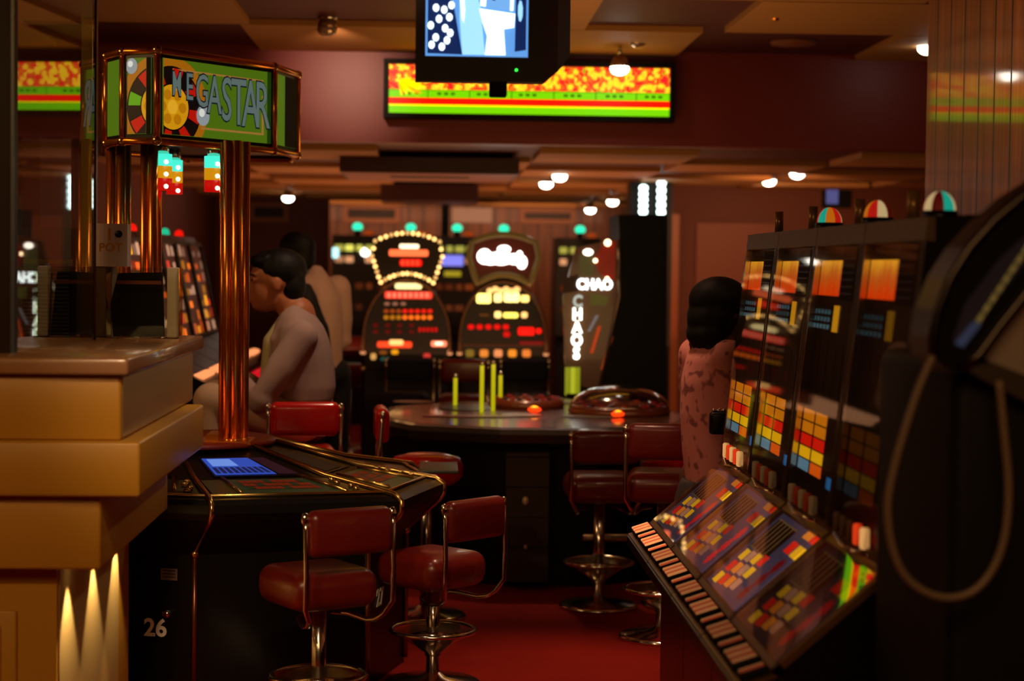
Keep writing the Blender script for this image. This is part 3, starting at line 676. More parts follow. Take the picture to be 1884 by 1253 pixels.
# left row
def build_left_slot(loc, rz, lab):
    t = thing('slot_machine', lab, 'slot machine', loc, rz, 'slot machines along the left side'); h = SW / 2 - .004
    prof = [(-.22, 0), (-.22, .70), (-.34, .86), (-.34, .90), (0, 1.06), (.12, 1.62), (.14, 1.66), (.55, 1.66), (.6, 0)]
    m = MB(); m.prism([(-h, y, z) for y, z in prof], (2 * h, 0, 0), BLACK); obj('cabinet', m, t)
    Xu = frame((-h, -.004, 1.06), (1, 0, 0), (0, .12, .56)); w = 2 * h
    m = MB(); m.box((.03, .01, 0), (w - .03, .57, .004), mat('left_art', (90, 40, 28), .4, emit=.25), Xu)
    for r in range(7):
        for c in range(4):
            if random.random() < .7: m.box((.05 + c * .125, .02 + r * .078, .004), (.05 + c * .125 + random.uniform(.04, .1), random.uniform(.05, .09) + r * .078, .007), E(random.choice([(240, 110, 20), (250, 160, 30), (200, 50, 30), (190, 140, 110), (240, 90, 20)]), random.choice([.4, .9, 1.4])), Xu)
    obj('lit_artwork', m, t)
    m = MB()
    for x in (0, w - .02): m.box((x, 0, 0), (x + .02, .575, .02), BLACK, Xu)
    for y in (0, .555): m.box((.01, y, 0), (w - .01, y + .02, .02), BLACK, Xu)
    obj('window_frame', m, t)
    for i in range(4):
        m = MB(); m.ball((-h + .1 + i * .12, -.26, .94), (.03, .035, .018), E((255, 150, 90), 1.2)); obj('button', m, t)
    m = MB(); m.rbox((-h + .06, -.36, .79), (h - .06, -.32, .86), E((210, 12, 30), .9), .01); obj('red_tray', m, t)
    m = MB(); m.ball((0, .2, 1.675), (.028, .028, .03), E([(30, 190, 140), (250, 20, 10)][random.random() < .5], 1.0)); obj('beacon', m, t)
lefts = ['left-side slot machine nearest the brass posts, lit orange', 'left-side slot machine second from the camera, lit orange', 'left-side slot machine in the middle of its row', 'left-side slot machine second from the far end', 'left-side slot machine at the far end of its row']
for i in range(5): build_left_slot((-1.42, 9.3 + i * .6, 0), PI / 2, lefts[i])

# near black machine at the right edge with a hanging cord
def build_near():
    Y = 3.25
    t = thing('near_gaming_machine', 'big black machine at the right edge with curved chrome-edged hood and grey panel', 'gaming machine', (1.15, Y + .2, 0))
    a = W(1748, 660, Y)
    m = MB(); m.rbox((a.x + .02, Y + .05, 0), (1.62, Y + .62, 1.34), BLACKM, .03); obj('cabinet', m, t, world=True)
    # hood: a bent band, outline taken in a plane that slopes away
    outer = [(1718, 660), (1716, 620), (1726, 570), (1750, 510), (1785, 455), (1830, 405), (1884, 360), (1960, 310)]
    inner = [(1990, 380), (1960, 440), (1884, 545), (1830, 615), (1795, 665), (1760, 690)]
    m = MB(); m.prism([W(x, y, Y) for x, y in outer + inner], (0, .16, 0), BLACK); obj('hood', m, t, world=True)
    m = MB(); m.tube([W(x, y, Y - .005) for x, y in outer], .010, mat('dark_chrome', (70, 64, 58), .3, 1), 10); obj('hood_edge', m, t, world=True)
    m = MB(); m.tube([W(x, y, Y - .005) for x, y in ((1765, 680), (1800, 655), (1840, 600), (1884, 545), (1960, 440))], .009, mat('dark_chrome', (70, 64, 58), .3, 1), 10); obj('inner_edge', m, t, world=True)
    m = MB()
    m.poly([W(x, y, Y - .003) for x, y in ((1752, 628), (1775, 560), (1840, 475), (1890, 430), (1890, 480), (1810, 580), (1772, 640))], mat('dim_display', (36, 34, 44), .4, emit=.1))
    for k in range(8):
        x, y = 1795 + k * 12, 590 - k * 18; m.poly([W(x, y, Y - .0045), W(x + 10, y - 15, Y - .0045), W(x + 17, y - 10, Y - .0045), W(x + 7, y + 5, Y - .0045)], E((150, 125, 60), .35))
    m.poly([W(x, y, Y - .0045) for x, y in ((1756, 632), (1790, 592), (1806, 596), (1772, 640))], E((58, 66, 92), .4))
    obj('display_strip', m, t, world=True)
    m = MB(); pts = [(1800, 650), (1884, 530), (1990, 395), (1990, 760), (1884, 702), (1830, 672)]
    m.prism([W(x, y, Y + .03) for x, y in pts], (0, .12, 0), mat('grey_plastic_panel', (150, 136, 122), .4)); obj('grey_panel', m, t, world=True)
    m = MB(); m.prism([W(x, y, Y + .0) for x, y in ((1770, 676), (1830, 668), (1990, 730), (1990, 790), (1830, 710))], (0, .2, 0), mat('brown_rail', (56, 44, 34), .5)); obj('lower_rail', m, t, world=True)
    pts = [(1716, 655), (1690, 715), (1665, 790), (1645, 860), (1633, 930), (1640, 1000), (1662, 1055), (1700, 1088), (1745, 1100), (1790, 1088), (1825, 1050), (1848, 990), (1856, 900), (1848, 800), (1838, 700)]
    def cr(p0, p1, p2, p3, u): return tuple(.5 * ((2 * p1[i]) + (-p0[i] + p2[i]) * u + (2 * p0[i] - 5 * p1[i] + 4 * p2[i] - p3[i]) * u * u + (-p0[i] + 3 * p1[i] - 3 * p2[i] + p3[i]) * u ** 3) for i in (0, 1))
    fine = []
    for i in range(len(pts) - 1):
        for k in range(5): fine.append(cr(pts[max(i - 1, 0)], pts[i], pts[i + 1], pts[min(i + 2, len(pts) - 1)], k / 5))
    fine.append(pts[-1])
    m = MB(); m.tube([W(x, y, Y - .03) for x, y in fine], .0068, mat('grey_cord', (128, 110, 84), .5, .2), 10)
    o = obj('hanging_cord', m, t, 'pale grey cord hanging in a long loop', world=True)
build_near()

# ------------------------------------------------------------------ multi-player roulette machine
def build_roulette():
    ctr = Vector((-.95, 7.05, 0))
    t = thing('roulette_machine', 'black many-sided electronic roulette machine with gold trim, numbers 26 and 27', 'gaming machine', ctr)
    base = [(-1.30, 6.46), (-.82, 6.33), (-.235, 6.50), (-.11, 6.95), (-.20, 7.32), (-.62, 7.62), (-1.15, 7.66), (-1.6, 7.45), (-1.75, 6.95)]
    rim = [(-1.36, 6.32), (-.745, 6.18), (-.115, 6.33), (.03, 6.85), (-.07, 7.36), (-.56, 7.70), (-1.18, 7.75), (-1.70, 7.52), (-1.88, 6.95)]
    inn = [(-1.07, 6.80), (-.93, 6.72), (-.66, 6.80), (-.60, 7.0), (-.64, 7.15), (-.8, 7.27), (-1.02, 7.3), (-1.17, 7.2), (-1.2, 6.98)]
    L = lambda P_, z: [Vector((x, y, z)) for x, y in P_]
    lerp = lambda A, B, k: [((a[0] + (b[0] - a[0]) * k), (a[1] + (b[1] - a[1]) * k)) for a, b in zip(A, B)]
    m = MB(); m.loft([L(base, 0), L(base, .50), L(lerp(base, rim, .9), .635), L(rim, .66), L(rim, .69), L(lerp(rim, inn, .04), .705), L(lerp(rim, inn, .5), .745), L(inn, .82), L(inn, .835)], BLACK)
    obj('body', m, t, world=True)
    # gold trim along every corner, from the plinth over the nose to the hub
    for i in range(len(base)):
        b, r, n = Vector((*base[i], 0)), Vector((*rim[i], 0)), Vector((*inn[i], 0)); out = (r - b).normalized() * .006
        e = lambda v, z: v + out + Vector((0, 0, z))
        g = lambda k, z: r.lerp(n, k) + Vector((0, 0, z))
        m = MB(); m.tube([e(b, .02), e(b, .50)], .010, mat('aged_gold', (150, 90, 50), .3, .9), 8); m.ball(e(b, .505), .017, GOLDTRIM)
        m.tube([e(b, .51), e(b.lerp(r, .9), .635), e(r, .66), e(r, .69), g(.04, .712), g(.5, .752), g(1, .83)], .010, GOLDTRIM, 8); obj('corner_trim', m, t, world=True)
    m = MB(); pts = L(lerp(rim, inn, .10), .716); 
    m.tube(pts, .006, GOLDTRIM, 8, closed=True); obj('rim_trim', m, t, world=True)
    # playing surfaces between the trims
    def sector(i, k0, k1, s0, s1, mm, lift=.002, mb=None):
        A, B = rim[i], rim[i + 1]; a, b = inn[i], inn[i + 1]
        def pt(s, k):
            R_ = Vector((A[0] + (B[0] - A[0]) * s, A[1] + (B[1] - A[1]) * s, 0)); N_ = Vector((a[0] + (b[0] - a[0]) * s, a[1] + (b[1] - a[1]) * s, 0))
            z = .705 + (k - .04) / .46 * .04 if k < .5 else .745 + (k - .5) / .5 * .075
            v = R_.lerp(N_, k); v.z = z + lift; return v
        mb.poly([pt(s0, k0), pt(s1, k0), pt(s1, k1), pt(s0, k1)], mm); return pt
    for i in (0, 1, 2):
        m = MB(); sector(i, .10, .46, .04, .96, mat('olive_print', (74, 70, 44), .3), .003, m)
        sector(i, .12, .45, .22, .78, mat('betting_cloth', (44, 78, 58), .35), .005, m)
        RB, GB = mat('print_red_box', (150, 48, 26), .5), P((40, 66, 50))
        for a in range(10):
            for b in range(3): sector(i, .22 + b * .07, .275 + b * .07, .28 + a * .045, .318 + a * .045, RB if (a * 2 + b) % 5 else GB, .0065, m)
        obj('betting_layout', m, t, world=True)
        m = MB(); scrn = E((45, 80, 190), .75) if i == 1 else E((20, 16, 18), .3)
        sector(i, .52, .86, .16, .84, BLACK, .004, m); sector(i, .54, .82, .18, .66, scrn, .006, m)
        if i == 1:
            for a in range(9): sector(i, .56, .66, .2 + a * .05, .235 + a * .05, E((25, 36, 95), .5), .0075, m)
            sector(i, .68, .80, .22, .45, E((110, 150, 235), .8), .0075, m); sector(i, .54, .82, .68, .83, E((60, 26, 46), .3), .006, m)
        obj('screen', m, t, world=True)
        for sd, (s0, s1) in enumerate(((.19, .205), (.795, .81))):
            m = MB(); sector(i, .12, .48, s0, s1, GOLDTRIM, .012, m); pt = sector(i, .12, .48, s0, s1, GOLDTRIM, .004, m)
            m.tube([pt((s0 + s1) / 2, .13) + Vector((0, 0, .004)), pt((s0 + s1) / 2, .47) + Vector((0, 0, .004))], .0065, GOLDTRIM, 8); obj('gold_bar', m, t, world=True)
        m = MB()
        for a in range(4): 
            pt = sector(i, .2, .21, .9, .91, GOLDTRIM, .006, m); p = pt(.88 + .03 * (a % 2), .16 + .07 * a); m.lathe([(.012, 0), (.012, .009), (.006, .014), (.0001, .015)], p, GOLDTRIM, 12)
        obj('button_cluster', m, t, world=True)
    # front numbers
    def sign(i, u, z, txt, size):
        A, B = Vector((*base[i], z)), Vector((*base[i + 1], z)); p = A.lerp(B, u); d = (B - A).normalized(); nrm = d.cross(Vector((0, 0, 1)))
        m = MB(); textmesh(m, txt, size, mat('number_print', (240, 230, 210), .5), frame(p + nrm * .003, d, (0, 0, 1)), .001, 1.0, .0022)
        obj('number', m, t, 'printed number ' + txt, world=True); return p, d, nrm
    p, d, n_ = sign(0, .72, 0.24, '26', .085)
    m = MB(); q = p + d * .045 + Vector((0, 0, .055)); m.cyl(q, q + n_ * .02, .014, CHROME, 16); obj('lock', m, t, world=True)
    m = MB(); q = p + d * .05 + Vector((0, 0, .19)); X = frame(q + n_ * .002, d, (0, 0, 1)); m.box((-.03, -.02, 0), (.03, .02, .003), mat('label_plate', (120, 100, 84), .5), X)
    for k in range(3): m.box((-.024, -.012 + k * .011, .003), (.024, -.006 + k * .011, .0035), P((60, 50, 44)), X)
    obj('label_plate', m, t, world=True)
    sign(2, .32, .30, '27', .085)
    # raised end console of the right-hand station
    m = MB(); a = Vector((.03, 6.85, .70)); 
    m.rbox((-.06, 6.98, .712), (.09, 7.28, .726), mat('grey_shelf', (62, 66, 60), .4), .004); obj('side_shelf', m, t, world=True)
    # hub with brass collar
    m = MB(); m.lathe([(.33, .825), (.33, .84), (.3, .845)], (-.93, 7.0, 0), mat('red_felt_ring', (120, 30, 10), .5), 32); obj('hub', m, t, world=True)
    # brass posts carrying the canopy
    posts = [(418, 6.85), (434, 6.84), (450, 6.9), (266, 6.86), (281, 6.84), (292, 6.9), (203, 7.05), (222, 7.05), (232, 7.1), (408, 6.95)]
    for k, (px, Y) in enumerate(posts):
        x = W(px, 560, Y).x; m = MB(); m.cyl((x, Y, .80), (x, Y, 1.95), .0175 if k not in (9, 5) else .010, BRASS, 20)
        m.lathe([(.026, .0), (.026, .012), (.02, .016)], (x, Y, .838), BRASS, 20); obj('post', m, t, world=True)
    m = MB(); a = W(380, 800, 6.8); m.box((-1.2, 6.78, .835), (W(462, 800, 6.8).x, 6.96, .848), BRASS); m.box((W(380, 800, 6.8).x, 6.79, .848), (W(402, 800, 6.8).x, 6.95, .872), BRASS); obj('post_base', m, t, world=True)
    # canopy
    plan = [W(196, 0, 6.95), W(226, 0, 6.80), W(290, 0, 6.72), W(506, 0, 7.22), W(549, 0, 7.52), None, None]
    plan = [(p.x, p.y) for p in plan[:5]] + [(-.62, 7.8), (-1.05, 7.85), (-1.33, 7.45)]
    zt, zb = 2.262, 1.938
    m = MB(); m.prism([(x, y, zb + .01) for x, y in plan], (0, 0, zt - zb - .02), mat('canopy_core', (16, 12, 10), .4)); obj('canopy', m, t, world=True)
    cp = bpy.data.objects[0]
    m = MB()
    for z in (zt, zb): m = MB(); m.tube([(x, y, z) for x, y in plan], .014, BRASS, 10, closed=True); obj('canopy_rail', m, t, world=True)
    for i, (x, y) in enumerate(plan):
        m = MB(); m.tube([(x, y, zb), (x, y, zt)], .012, BRASS, 10); m.ball((x, y, zb), .018, GOLDTRIM); m.ball((x, y, zt), .018, GOLDTRIM)
        obj('canopy_corner_rail', m, t, world=True)
    # faces: art is continuous across the panels
    Hh = zt - zb - .05
    def panel(i, u0, names_):
        A, B = Vector((*plan[i], zb + .025)), Vector((*plan[i + 1], zb + .025)); d = (B - A).normalized(); Wd = (B - A).length; nrm = d.cross(Vector((0, 0, 1)))
        X = frame(A + nrm * .004, d, (0, 0, 1)); x0, x1 = .025, Wd - .025
        m = MB(); m.box((x0, 0, -.003), (x1, Hh, 0), E((84, 118, 18), .68), X)
        return A, d, Wd, X, x0, x1, m
    def wheel(m, X, cx, cy, x0, x1):
        K = 1.16
        def P2(pts, mm, z):
            q = clip(pts, x0 + .001, .001, x1 - .001, Hh - .001)
            if len(q) > 2: m.poly([(a, b, z) for a, b in q], mm, X)
        cir = lambda r, a0=0, a1=2 * PI, n=40, ex=K: [(cx + ex * r * math.cos(a0 + (a1 - a0) * k / n), cy + K * r * math.sin(a0 + (a1 - a0) * k / n)) for k in range(n + 1)]
        P2(cir(.158)[:-1], E((190, 115, 15), .6), .0010); P2(cir(.128)[:-1], E((22, 10, 6), .4), .0016)
        for k in range(16):
            a = 2 * PI * k / 16; col = (200, 24, 8) if k % 2 else (18, 10, 8)
            if k == 7: col = (100, 170, 20)
            w_ = 2 * PI / 16
            P2(cir(.122, a, a + w_ * .92, 4) + list(reversed(cir(.075, a, a + w_ * .92, 4))), E(col, .7), .0022)
        P2(cir(.070)[:-1], E((215, 150, 15), .8), .0030)
        for k in range(6):
            a = k * PI / 3; P2([(cx + .05 * math.cos(a) + .02 * math.cos(j * PI / 4), cy + .05 * math.sin(a) + .02 * math.sin(j * PI / 4)) for j in range(8)], E((190, 120, 8), .8), .0034)
        P2(cir(.022)[:-1], E((235, 175, 40), .8), .004)
        for (ux, uy, r) in ((-.125, .145, .026), (.155, -.02, .034)):
            P2([(cx + ux + r * math.cos(j * PI / 10), cy + uy + r * 1.1 * math.sin(j * PI / 10)) for j in range(20)], E((150, 160, 165), .75), .005)
            P2([(cx + ux - .2 * r + .45 * r * math.cos(j * PI / 8), cy + uy + .3 * r + .45 * r * math.sin(j * PI / 8)) for j in range(16)], E((215, 215, 205), .9), .0056)
    # main face
    A, d, Wd, X, x0, x1, m = panel(2, 0, '')
    m.box((x1 - .02, 0, 0), (x1, Hh, .002), E((30, 70, 12), .5), X)
    GB = E((185, 130, 60), .6)
    for (a, b, c, e) in ((.22, x1 - .045, .03, .037), (x1 - .05, x1 - .043, .03, .18)): m.box((a, c, 0), (b, e, .0035), GB, X)
    m.box((x0 + .03, Hh - .04, 0), (x1 - .045, Hh - .034, .002), GB, X)
    wheel(m, X, x0 + .045, .10, x0, x1); obj('sign_panel', m, t, world=True)
    m = MB(); hts = [.7, .78, .95, 1.12, 1.3, 1.4, 1.42, 1.42]
    for k, ch in enumerate('MEGASTAR'):
        sz = .155 * hts[k]; cx = x0 + .062 + k * (Wd - .135) / 7.5; top = Hh - .048
        for lay, (mm, off, zz) in enumerate(((E((22, 32, 44), .5), .006, .006), (E((112, 132, 126), .55), .0005, .0075))):
            textmesh(m, ch, sz * 1.15, mm, X @ Matrix.Translation((cx, top - sz * .42, zz)), .0008, 1, off, .56 if ch != 'M' else .5)
    obj('sign_lettering', m, t, world=True)
    A, d, Wd, X, x0, x1, m = panel(1, 0, ''); m.box((x1 - .02, 0, 0), (x1, Hh, .002), BLACKM, X); wheel(m, X, Wd + .015, .10, x0, x1 - .02); obj('sign_panel', m, t, world=True)
    A, d, Wd, X, x0, x1, m = panel(0, 0, ''); obj('sign_panel', m, t, world=True)
    A, d, Wd, X, x0, x1, m = panel(3, 0, ''); wheel(m, X, x1 + .08, .13, x0, x0 + .1); m.box((x0 + .1, 0, 0), (x1, Hh, .003), BLACKM, X); obj('sign_panel', m, t, world=True)
    # stack lights hanging under the canopy
    for px, Y, s in ((299, 6.9, 1.0), (321, 7.3, .9), (393, 7.0, 1.0)):
        p = W(px, 340, Y); m = MB(); m.cyl((p.x, Y, 1.945), (p.x, Y, 1.90), .024, CHROME); sl = obj('stack_light', m, t, world=True)
        for j, (col, st) in enumerate((((60, 205, 180), 1.5), ((225, 150, 10), .8), ((205, 12, 6), .8))):
            m = MB(); z1 = 1.90 - j * .045; m.cyl((p.x, Y, z1), (p.x, Y, z1 - .043), .035 * s, E(col, st)); 
            m.ball((p.x + .018, Y - .032 * s, z1 - .03), .008, E((255, 235, 200), 6)); obj('lens', m, sl, world=True)
build_roulette()

# ------------------------------------------------------------------ central table
def build_table():
    t = thing('gaming_table', 'large black roulette table in the centre with wheel under clear dome', 'gaming table', (.45, 9.4, 0))
    out = [(-.30, 9.15), (-.12, 8.75), (.30, 8.55), (.80, 8.55), (1.18, 8.8), (1.35, 9.3), (1.25, 9.95), (.8, 10.25), (.1, 10.3), (-.25, 9.9)]
    def rd(P_, z): return [Vector((x, y, z)) for x, y in P_]
    c = Vector((.45, 9.4)); sh = lambda k: [(c.x + (x - c.x) * k, c.y + (y - c.y) * k) for x, y in out]
    m = MB(); m.loft([rd(sh(.9), 0), rd(sh(.9), .66)], BLACKM); obj('base', m, t, world=True)
    RIM = mat('grey_black_rim', (52, 46, 40), .3, coat=.4)
    m = MB(); m.loft([rd(sh(.93), .655), rd(sh(1), .68), rd(sh(1.01), .72), rd(sh(.985), .742), rd(sh(.94), .747)], RIM); obj('rim', m, t, world=True)
    m = MB(); m.loft([rd(sh(.93), .742), rd(sh(.93), .7485)], mat('table_field', (70, 40, 30), .25, coat=.4)); 
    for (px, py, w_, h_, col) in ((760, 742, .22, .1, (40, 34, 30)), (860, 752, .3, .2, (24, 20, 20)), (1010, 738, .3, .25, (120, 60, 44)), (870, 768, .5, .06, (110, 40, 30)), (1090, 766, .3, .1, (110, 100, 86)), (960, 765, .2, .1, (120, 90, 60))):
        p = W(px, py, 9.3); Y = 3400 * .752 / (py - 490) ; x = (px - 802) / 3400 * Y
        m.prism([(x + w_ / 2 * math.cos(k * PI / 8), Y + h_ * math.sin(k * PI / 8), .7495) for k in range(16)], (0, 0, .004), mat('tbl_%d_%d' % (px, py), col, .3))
    obj('playing_field', m, t, world=True)
    # drawer unit
    a, b = W(930, 845, 8.6), W(1005, 1085, 8.6); m = MB(); m.box((a.x, 8.5, .04), (b.x, 8.62, .64), mat('dark_drawer_wood', (44, 24, 18), .5)); 
    for z in (.2, .34, .48, .62): m.box((a.x, 8.497, z), (b.x, 8.5, z + .004), BLACKM)
    dr = obj('drawer_unit', m, t, world=True)
    for (px, py, r) in ((967, 922, .016), (967, 1007, .009)):
        p = W(px, py, 8.48); m = MB(); m.ball((p.x, 8.487, p.z), (r, .012, r * 1.3), mat('pearl_knob', (210, 190, 160), .2, .3)); obj('knob', m, dr, world=True)
    # kick plate glints
    m = MB(); a, b = W(1070, 985, 8.55), W(1160, 985, 8.55); m.rbox((a.x, 8.52, a.z - .025), (b.x, 8.6, a.z + .012), CHROME, .01); obj('foot_rail', m, t, world=True)
    # wheel housings
    for (px, py, rx, hz_, nm, dome) in ((1142, 748, .26, .12, 'right', True), (970, 738, .2, .05, 'left', False)):
        Y = 9.5 if dome else 9.9; x = (px - 802) / 3400 * Y
        m = MB(); m.lathe([(rx, 0), (rx * 1.02, .02), (rx * .95, .045), (rx * .8, .05), (rx * .7, .03), (rx * .3, .03), (rx * .1, .06), (.0001, .065)], (x, Y, .747), mat('wheel_wood', (110, 50, 30), .3, coat=.5), 36)
        wh = obj('wheel', m, t, world=True)
        m = MB()
        for k in range(24):
            a = 2 * PI * k / 24; m.box((-.012, -.012, 0), (.012, .012, .006), [E((200, 30, 20), .25), P((14, 10, 10))][k % 2], Matrix.Translation((x + rx * .85 * math.cos(a), Y + rx * .85 * math.sin(a), .797)) @ Matrix.Rotation(a, 4, 'Z'))
        obj('number_ring', m, wh, world=True)
        if dome:
            m = MB(); m.lathe([(rx * 1.0 * math.cos(a), .03 + hz_ * math.sin(a)) for a in [PI / 2 * k / 10 for k in range(10)]] + [(.0001, .03 + hz_)], (x, Y, .747), glass('dome_glass', (.72, .66, .7), .12, 1.6, 3), 36); obj('dome', m, t, world=True)
    for (px, py) in ((985, 755), (1140, 762)):
        Y = 3400 * .74 / (py - 490); x = (px - 802) / 3400 * Y; m = MB(); m.ball((x, Y, .765), (.036, .03, .014), E((255, 50, 5), 2.2)); m.ball((x, Y, .771), (.022, .018, .014), E((255, 150, 20), 3)); obj('red_lamp', m, t, world=True)
    YB_ = E((200, 190, 10), .75)
    for k, (px, y0, y1, Y) in enumerate(((838, 695, 735, 9.9), (887, 672, 740, 9.5), (908, 670, 736, 9.6), (921, 690, 735, 9.9))):
        p, q = W(px, y0, Y), W(px, y1, Y); m = MB(); m.cyl((p.x, Y, .745), (p.x, Y, p.z), .011, YB_); m.cyl((p.x, Y, p.z), (p.x, Y, p.z + .02), .012, CHROME); obj('yellow_marker', m, t, world=True)
build_table()

# ------------------------------------------------------------------ arched slot machines behind the table
def arch(cx, s, w, zs, zt, n=20):
    pts = [(cx - w, 0), (cx - w, zs)]
    for k in range(1, n): a = PI - PI * k / n; pts.append((cx + w * math.cos(a), zs + (zt - zs) * math.sin(a)))
    return pts + [(cx + w, zs), (cx + w, 0)]
def build_arched(px, lab, kind):
    Y = 12.4; cx = (px - 802) / F * Y; hw = .29
    t = thing('arched_slot_machine', lab, 'slot machine', (cx, Y + .2, 0), 0, 'arched machines behind the table')
    m = MB(); pts = arch(cx, 1, hw, 1.02, 1.40); m.prism([(x, Y, z) for x, z in pts], (0, .5, 0), mat('arched_cabinet', (16, 9, 8), .4)); obj('cabinet', m, t, world=True)
    m = MB(); m.tube([(x, Y - .01, z) for x, z in pts], .011, mat('smoky_chrome', (110, 86, 66), .25, 1), 8)
    for sx in (-1, 1): m.ball((cx + sx * hw, Y - .012, .92), .022, CHROME); m.ball((cx + sx * hw, Y - .012, .8), .022, CHROME)
    obj('chrome_edge', m, t, world=True)
    # crown shaped topper
    top = []; n = 12
    for k in range(n + 1): u = -1 + 2 * k / n; top.append((cx + u * .215, 1.66 + .055 * (1 - u * u)))
    side = [(cx + .235, 1.56), (cx + .19, 1.42)]
    low = []
    for k in range(n + 1): u = 1 - 2 * k / n; low.append((cx + u * .175, 1.385 + .06 * (1 - u * u)))
    crown = top + side + low + [(cx - .19, 1.42), (cx - .235, 1.56)]
    m = MB(); m.prism([(x, Y - .02, z) for x, z in crown], (0, .12, 0), mat('topper_dark', (22, 8, 6), .4) if kind == 0 else mat('topper_wine', (80, 18, 8), .4, emit=.25)); tp = obj('topper', m, t, world=True)
    m = MB(); m.box((cx - .06, Y + .1, 1.3), (cx + .06, Y + .16, 1.6), BLACK); obj('topper_bracket', m, tp, world=True)
    N = len(crown); per = []
    for i in range(N):
        a, b = crown[i], crown[(i + 1) % N]; L_ = math.hypot(b[0] - a[0], b[1] - a[1]); q = max(1, round(L_ / .042))
        for k in range(q): per.append((a[0] + (b[0] - a[0]) * k / q, a[1] + (b[1] - a[1]) * k / q))
    for i, (x, z) in enumerate(per):
        m = MB(); st = (3.0 if i % 3 else 1.1) if kind == 0 else (.8 if i % 2 else .3)
        m.ball((x, Y - .03, z), .0135 if kind == 0 else .011, E((255, 195, 110), st), seg=8); obj('bulb', m, tp, world=True)
    if kind:
        m = MB(); m.tube([(x, Y - .022, z) for x, z in crown], .02, mat('olive_tube', (110, 90, 36), .3, emit=.25), 8, closed=True); obj('topper_border', m, tp, world=True)
    # lit print: on the topper and on the glass below it
    m = MB(); mt = MB()
    def R(x0, y0, x1, y1, col, st, r=0, d=.004):
        a, b = W(px - 748 + x0, y0, Y), W(px - 748 + x1, y1, Y)
        (mt if d > .02 else m).rbox((a.x, Y - d - .004, b.z), (b.x, Y - d + .004, a.z), E(col, st), min(abs(a.z - b.z) * .45, .012), seg=2)
    if kind == 0:
        R(735, 449, 771, 458, (255, 225, 180), 2.2, d=.03); R(716, 459, 788, 472, (255, 110, 60), 1.6, d=.03); R(736, 477, 776, 490, (255, 16, 6), 1.3, d=.03)
        for k in range(4): R(738 + k * 9, 478, 744 + k * 9, 489, (255, 70, 40), 1.3, d=.034)
        R(727, 521, 776, 532, (255, 225, 150), 1.8); R(708, 536, 795, 550, (255, 70, 45), 1.2)
        for k in range(8): R(713 + k * 10, 538, 718 + k * 10, 548, (255, 130, 100), 1.3, d=.008)
        for k in range(3): R(707 + k * 15, 556, 717 + k * 15, 562, (170, 110, 80), .7)
        for k in range(8): R(706 + k * 11.5, 569, 715 + k * 11.5, 576, (255, 30, 15) if k > 2 else (190, 80, 20), .9 if k > 2 else .6); R(706 + k * 11.5, 580, 715 + k * 11.5, 588, (255, 110, 20) if k > 2 else (210, 130, 20), 1.2 if k > 2 else .7)
        for j in (598, 610):
            for k in range(4): R(686 + k * 22, j - 3, 696 + k * 22, j + 4, (110, 8, 10), .6)
        for k in range(5): R(770 + k * 7.4, 602, 775 + k * 7.4, 611, (215, 12, 10), .9)
        R(694, 628, 758, 640, (255, 70, 30), 1.2); R(716, 625, 742, 635, (255, 190, 110), 1.6, d=.008); R(793, 627, 822, 638, (255, 130, 90), 1.5); R(800, 629, 815, 635, (255, 220, 190), 2, d=.008)
        R(720, 643, 733, 652, (240, 160, 20), .9); R(698, 645, 712, 652, (150, 80, 20), .6); R(682, 650, 692, 662, (230, 170, 90), .8); R(700, 657, 730, 664, (40, 100, 80), .5); R(735, 660, 775, 666, (150, 90, 40), .6); R(779, 650, 792, 660, (220, 60, 50), .8)
    else:   # a swirl of white light on the topper, shapes only
        for (x, z, rx, rz) in ((-.13, 1.565, .05, .05), (-.09, 1.55, .06, .04), (-.02, 1.555, .08, .045), (.0, 1.615, .045, .025), (.07, 1.55, .06, .035), (.12, 1.53, .035, .045), (.105, 1.575, .02, .03)):
            mt.ball((cx + x, Y - .03, z), (rx, .006, rz), E((255, 250, 240), 5))
        for k in range(6): m.ball((cx - .09 + k * .036, Y - .008, 1.335 + .012 * (k % 2)), (.024, .006, .02), E((255, 190, 110), 1.7))
        o = 748 - 925
        for (a0, a1, b0, b1, col, st) in ((877, 540, 903, 558, (255, 225, 110), 3), (909, 540, 923, 556, (255, 220, 130), 2.5), (927, 538, 955, 556, (255, 225, 130), 2.8), (958, 543, 973, 556, (255, 210, 110), 2.4),
                                          (882, 577, 900, 582, (110, 60, 20), .6), (910, 573, 922, 585, (255, 210, 120), 2), (926, 575, 953, 585, (255, 225, 90), 2.2), (959, 574, 970, 585, (255, 190, 110), 1.8),
                                          (953, 602, 983, 617, (255, 16, 10), 1.3), (986, 604, 996, 614, (255, 20, 10), 1.2), (926, 610, 938, 620, (220, 10, 10), .9)): R(a0 + o, a1, b0 + o, b1, col, st)
        for k in range(5): R(861 + o + k * 16, 597, 872 + o + k * 16, 606, (240, 10, 10), 1.0)
        for k, c_ in enumerate(((130, 100, 30), (240, 140, 50), (245, 150, 90), (250, 150, 40), (240, 130, 50))): R(857 + o + k * 26, 643, 872 + o + k * 26, 657, c_, .9)
        R(850 + o, 633, 1000 + o, 638, (90, 40, 20), .5); R(955 + o, 628, 1000 + o, 634, (150, 20, 20), .6); R(930 + o, 662, 985 + o, 668, (150, 110, 60), .5)
    obj('lit_glass', m, t, world=True); obj('topper_lettering', mt, tp, world=True)
build_arched(748, 'left arched slot machine with a ring of bulbs and red lettering', 0)
build_arched(925, 'right arched slot machine with glaring white topper', 1)

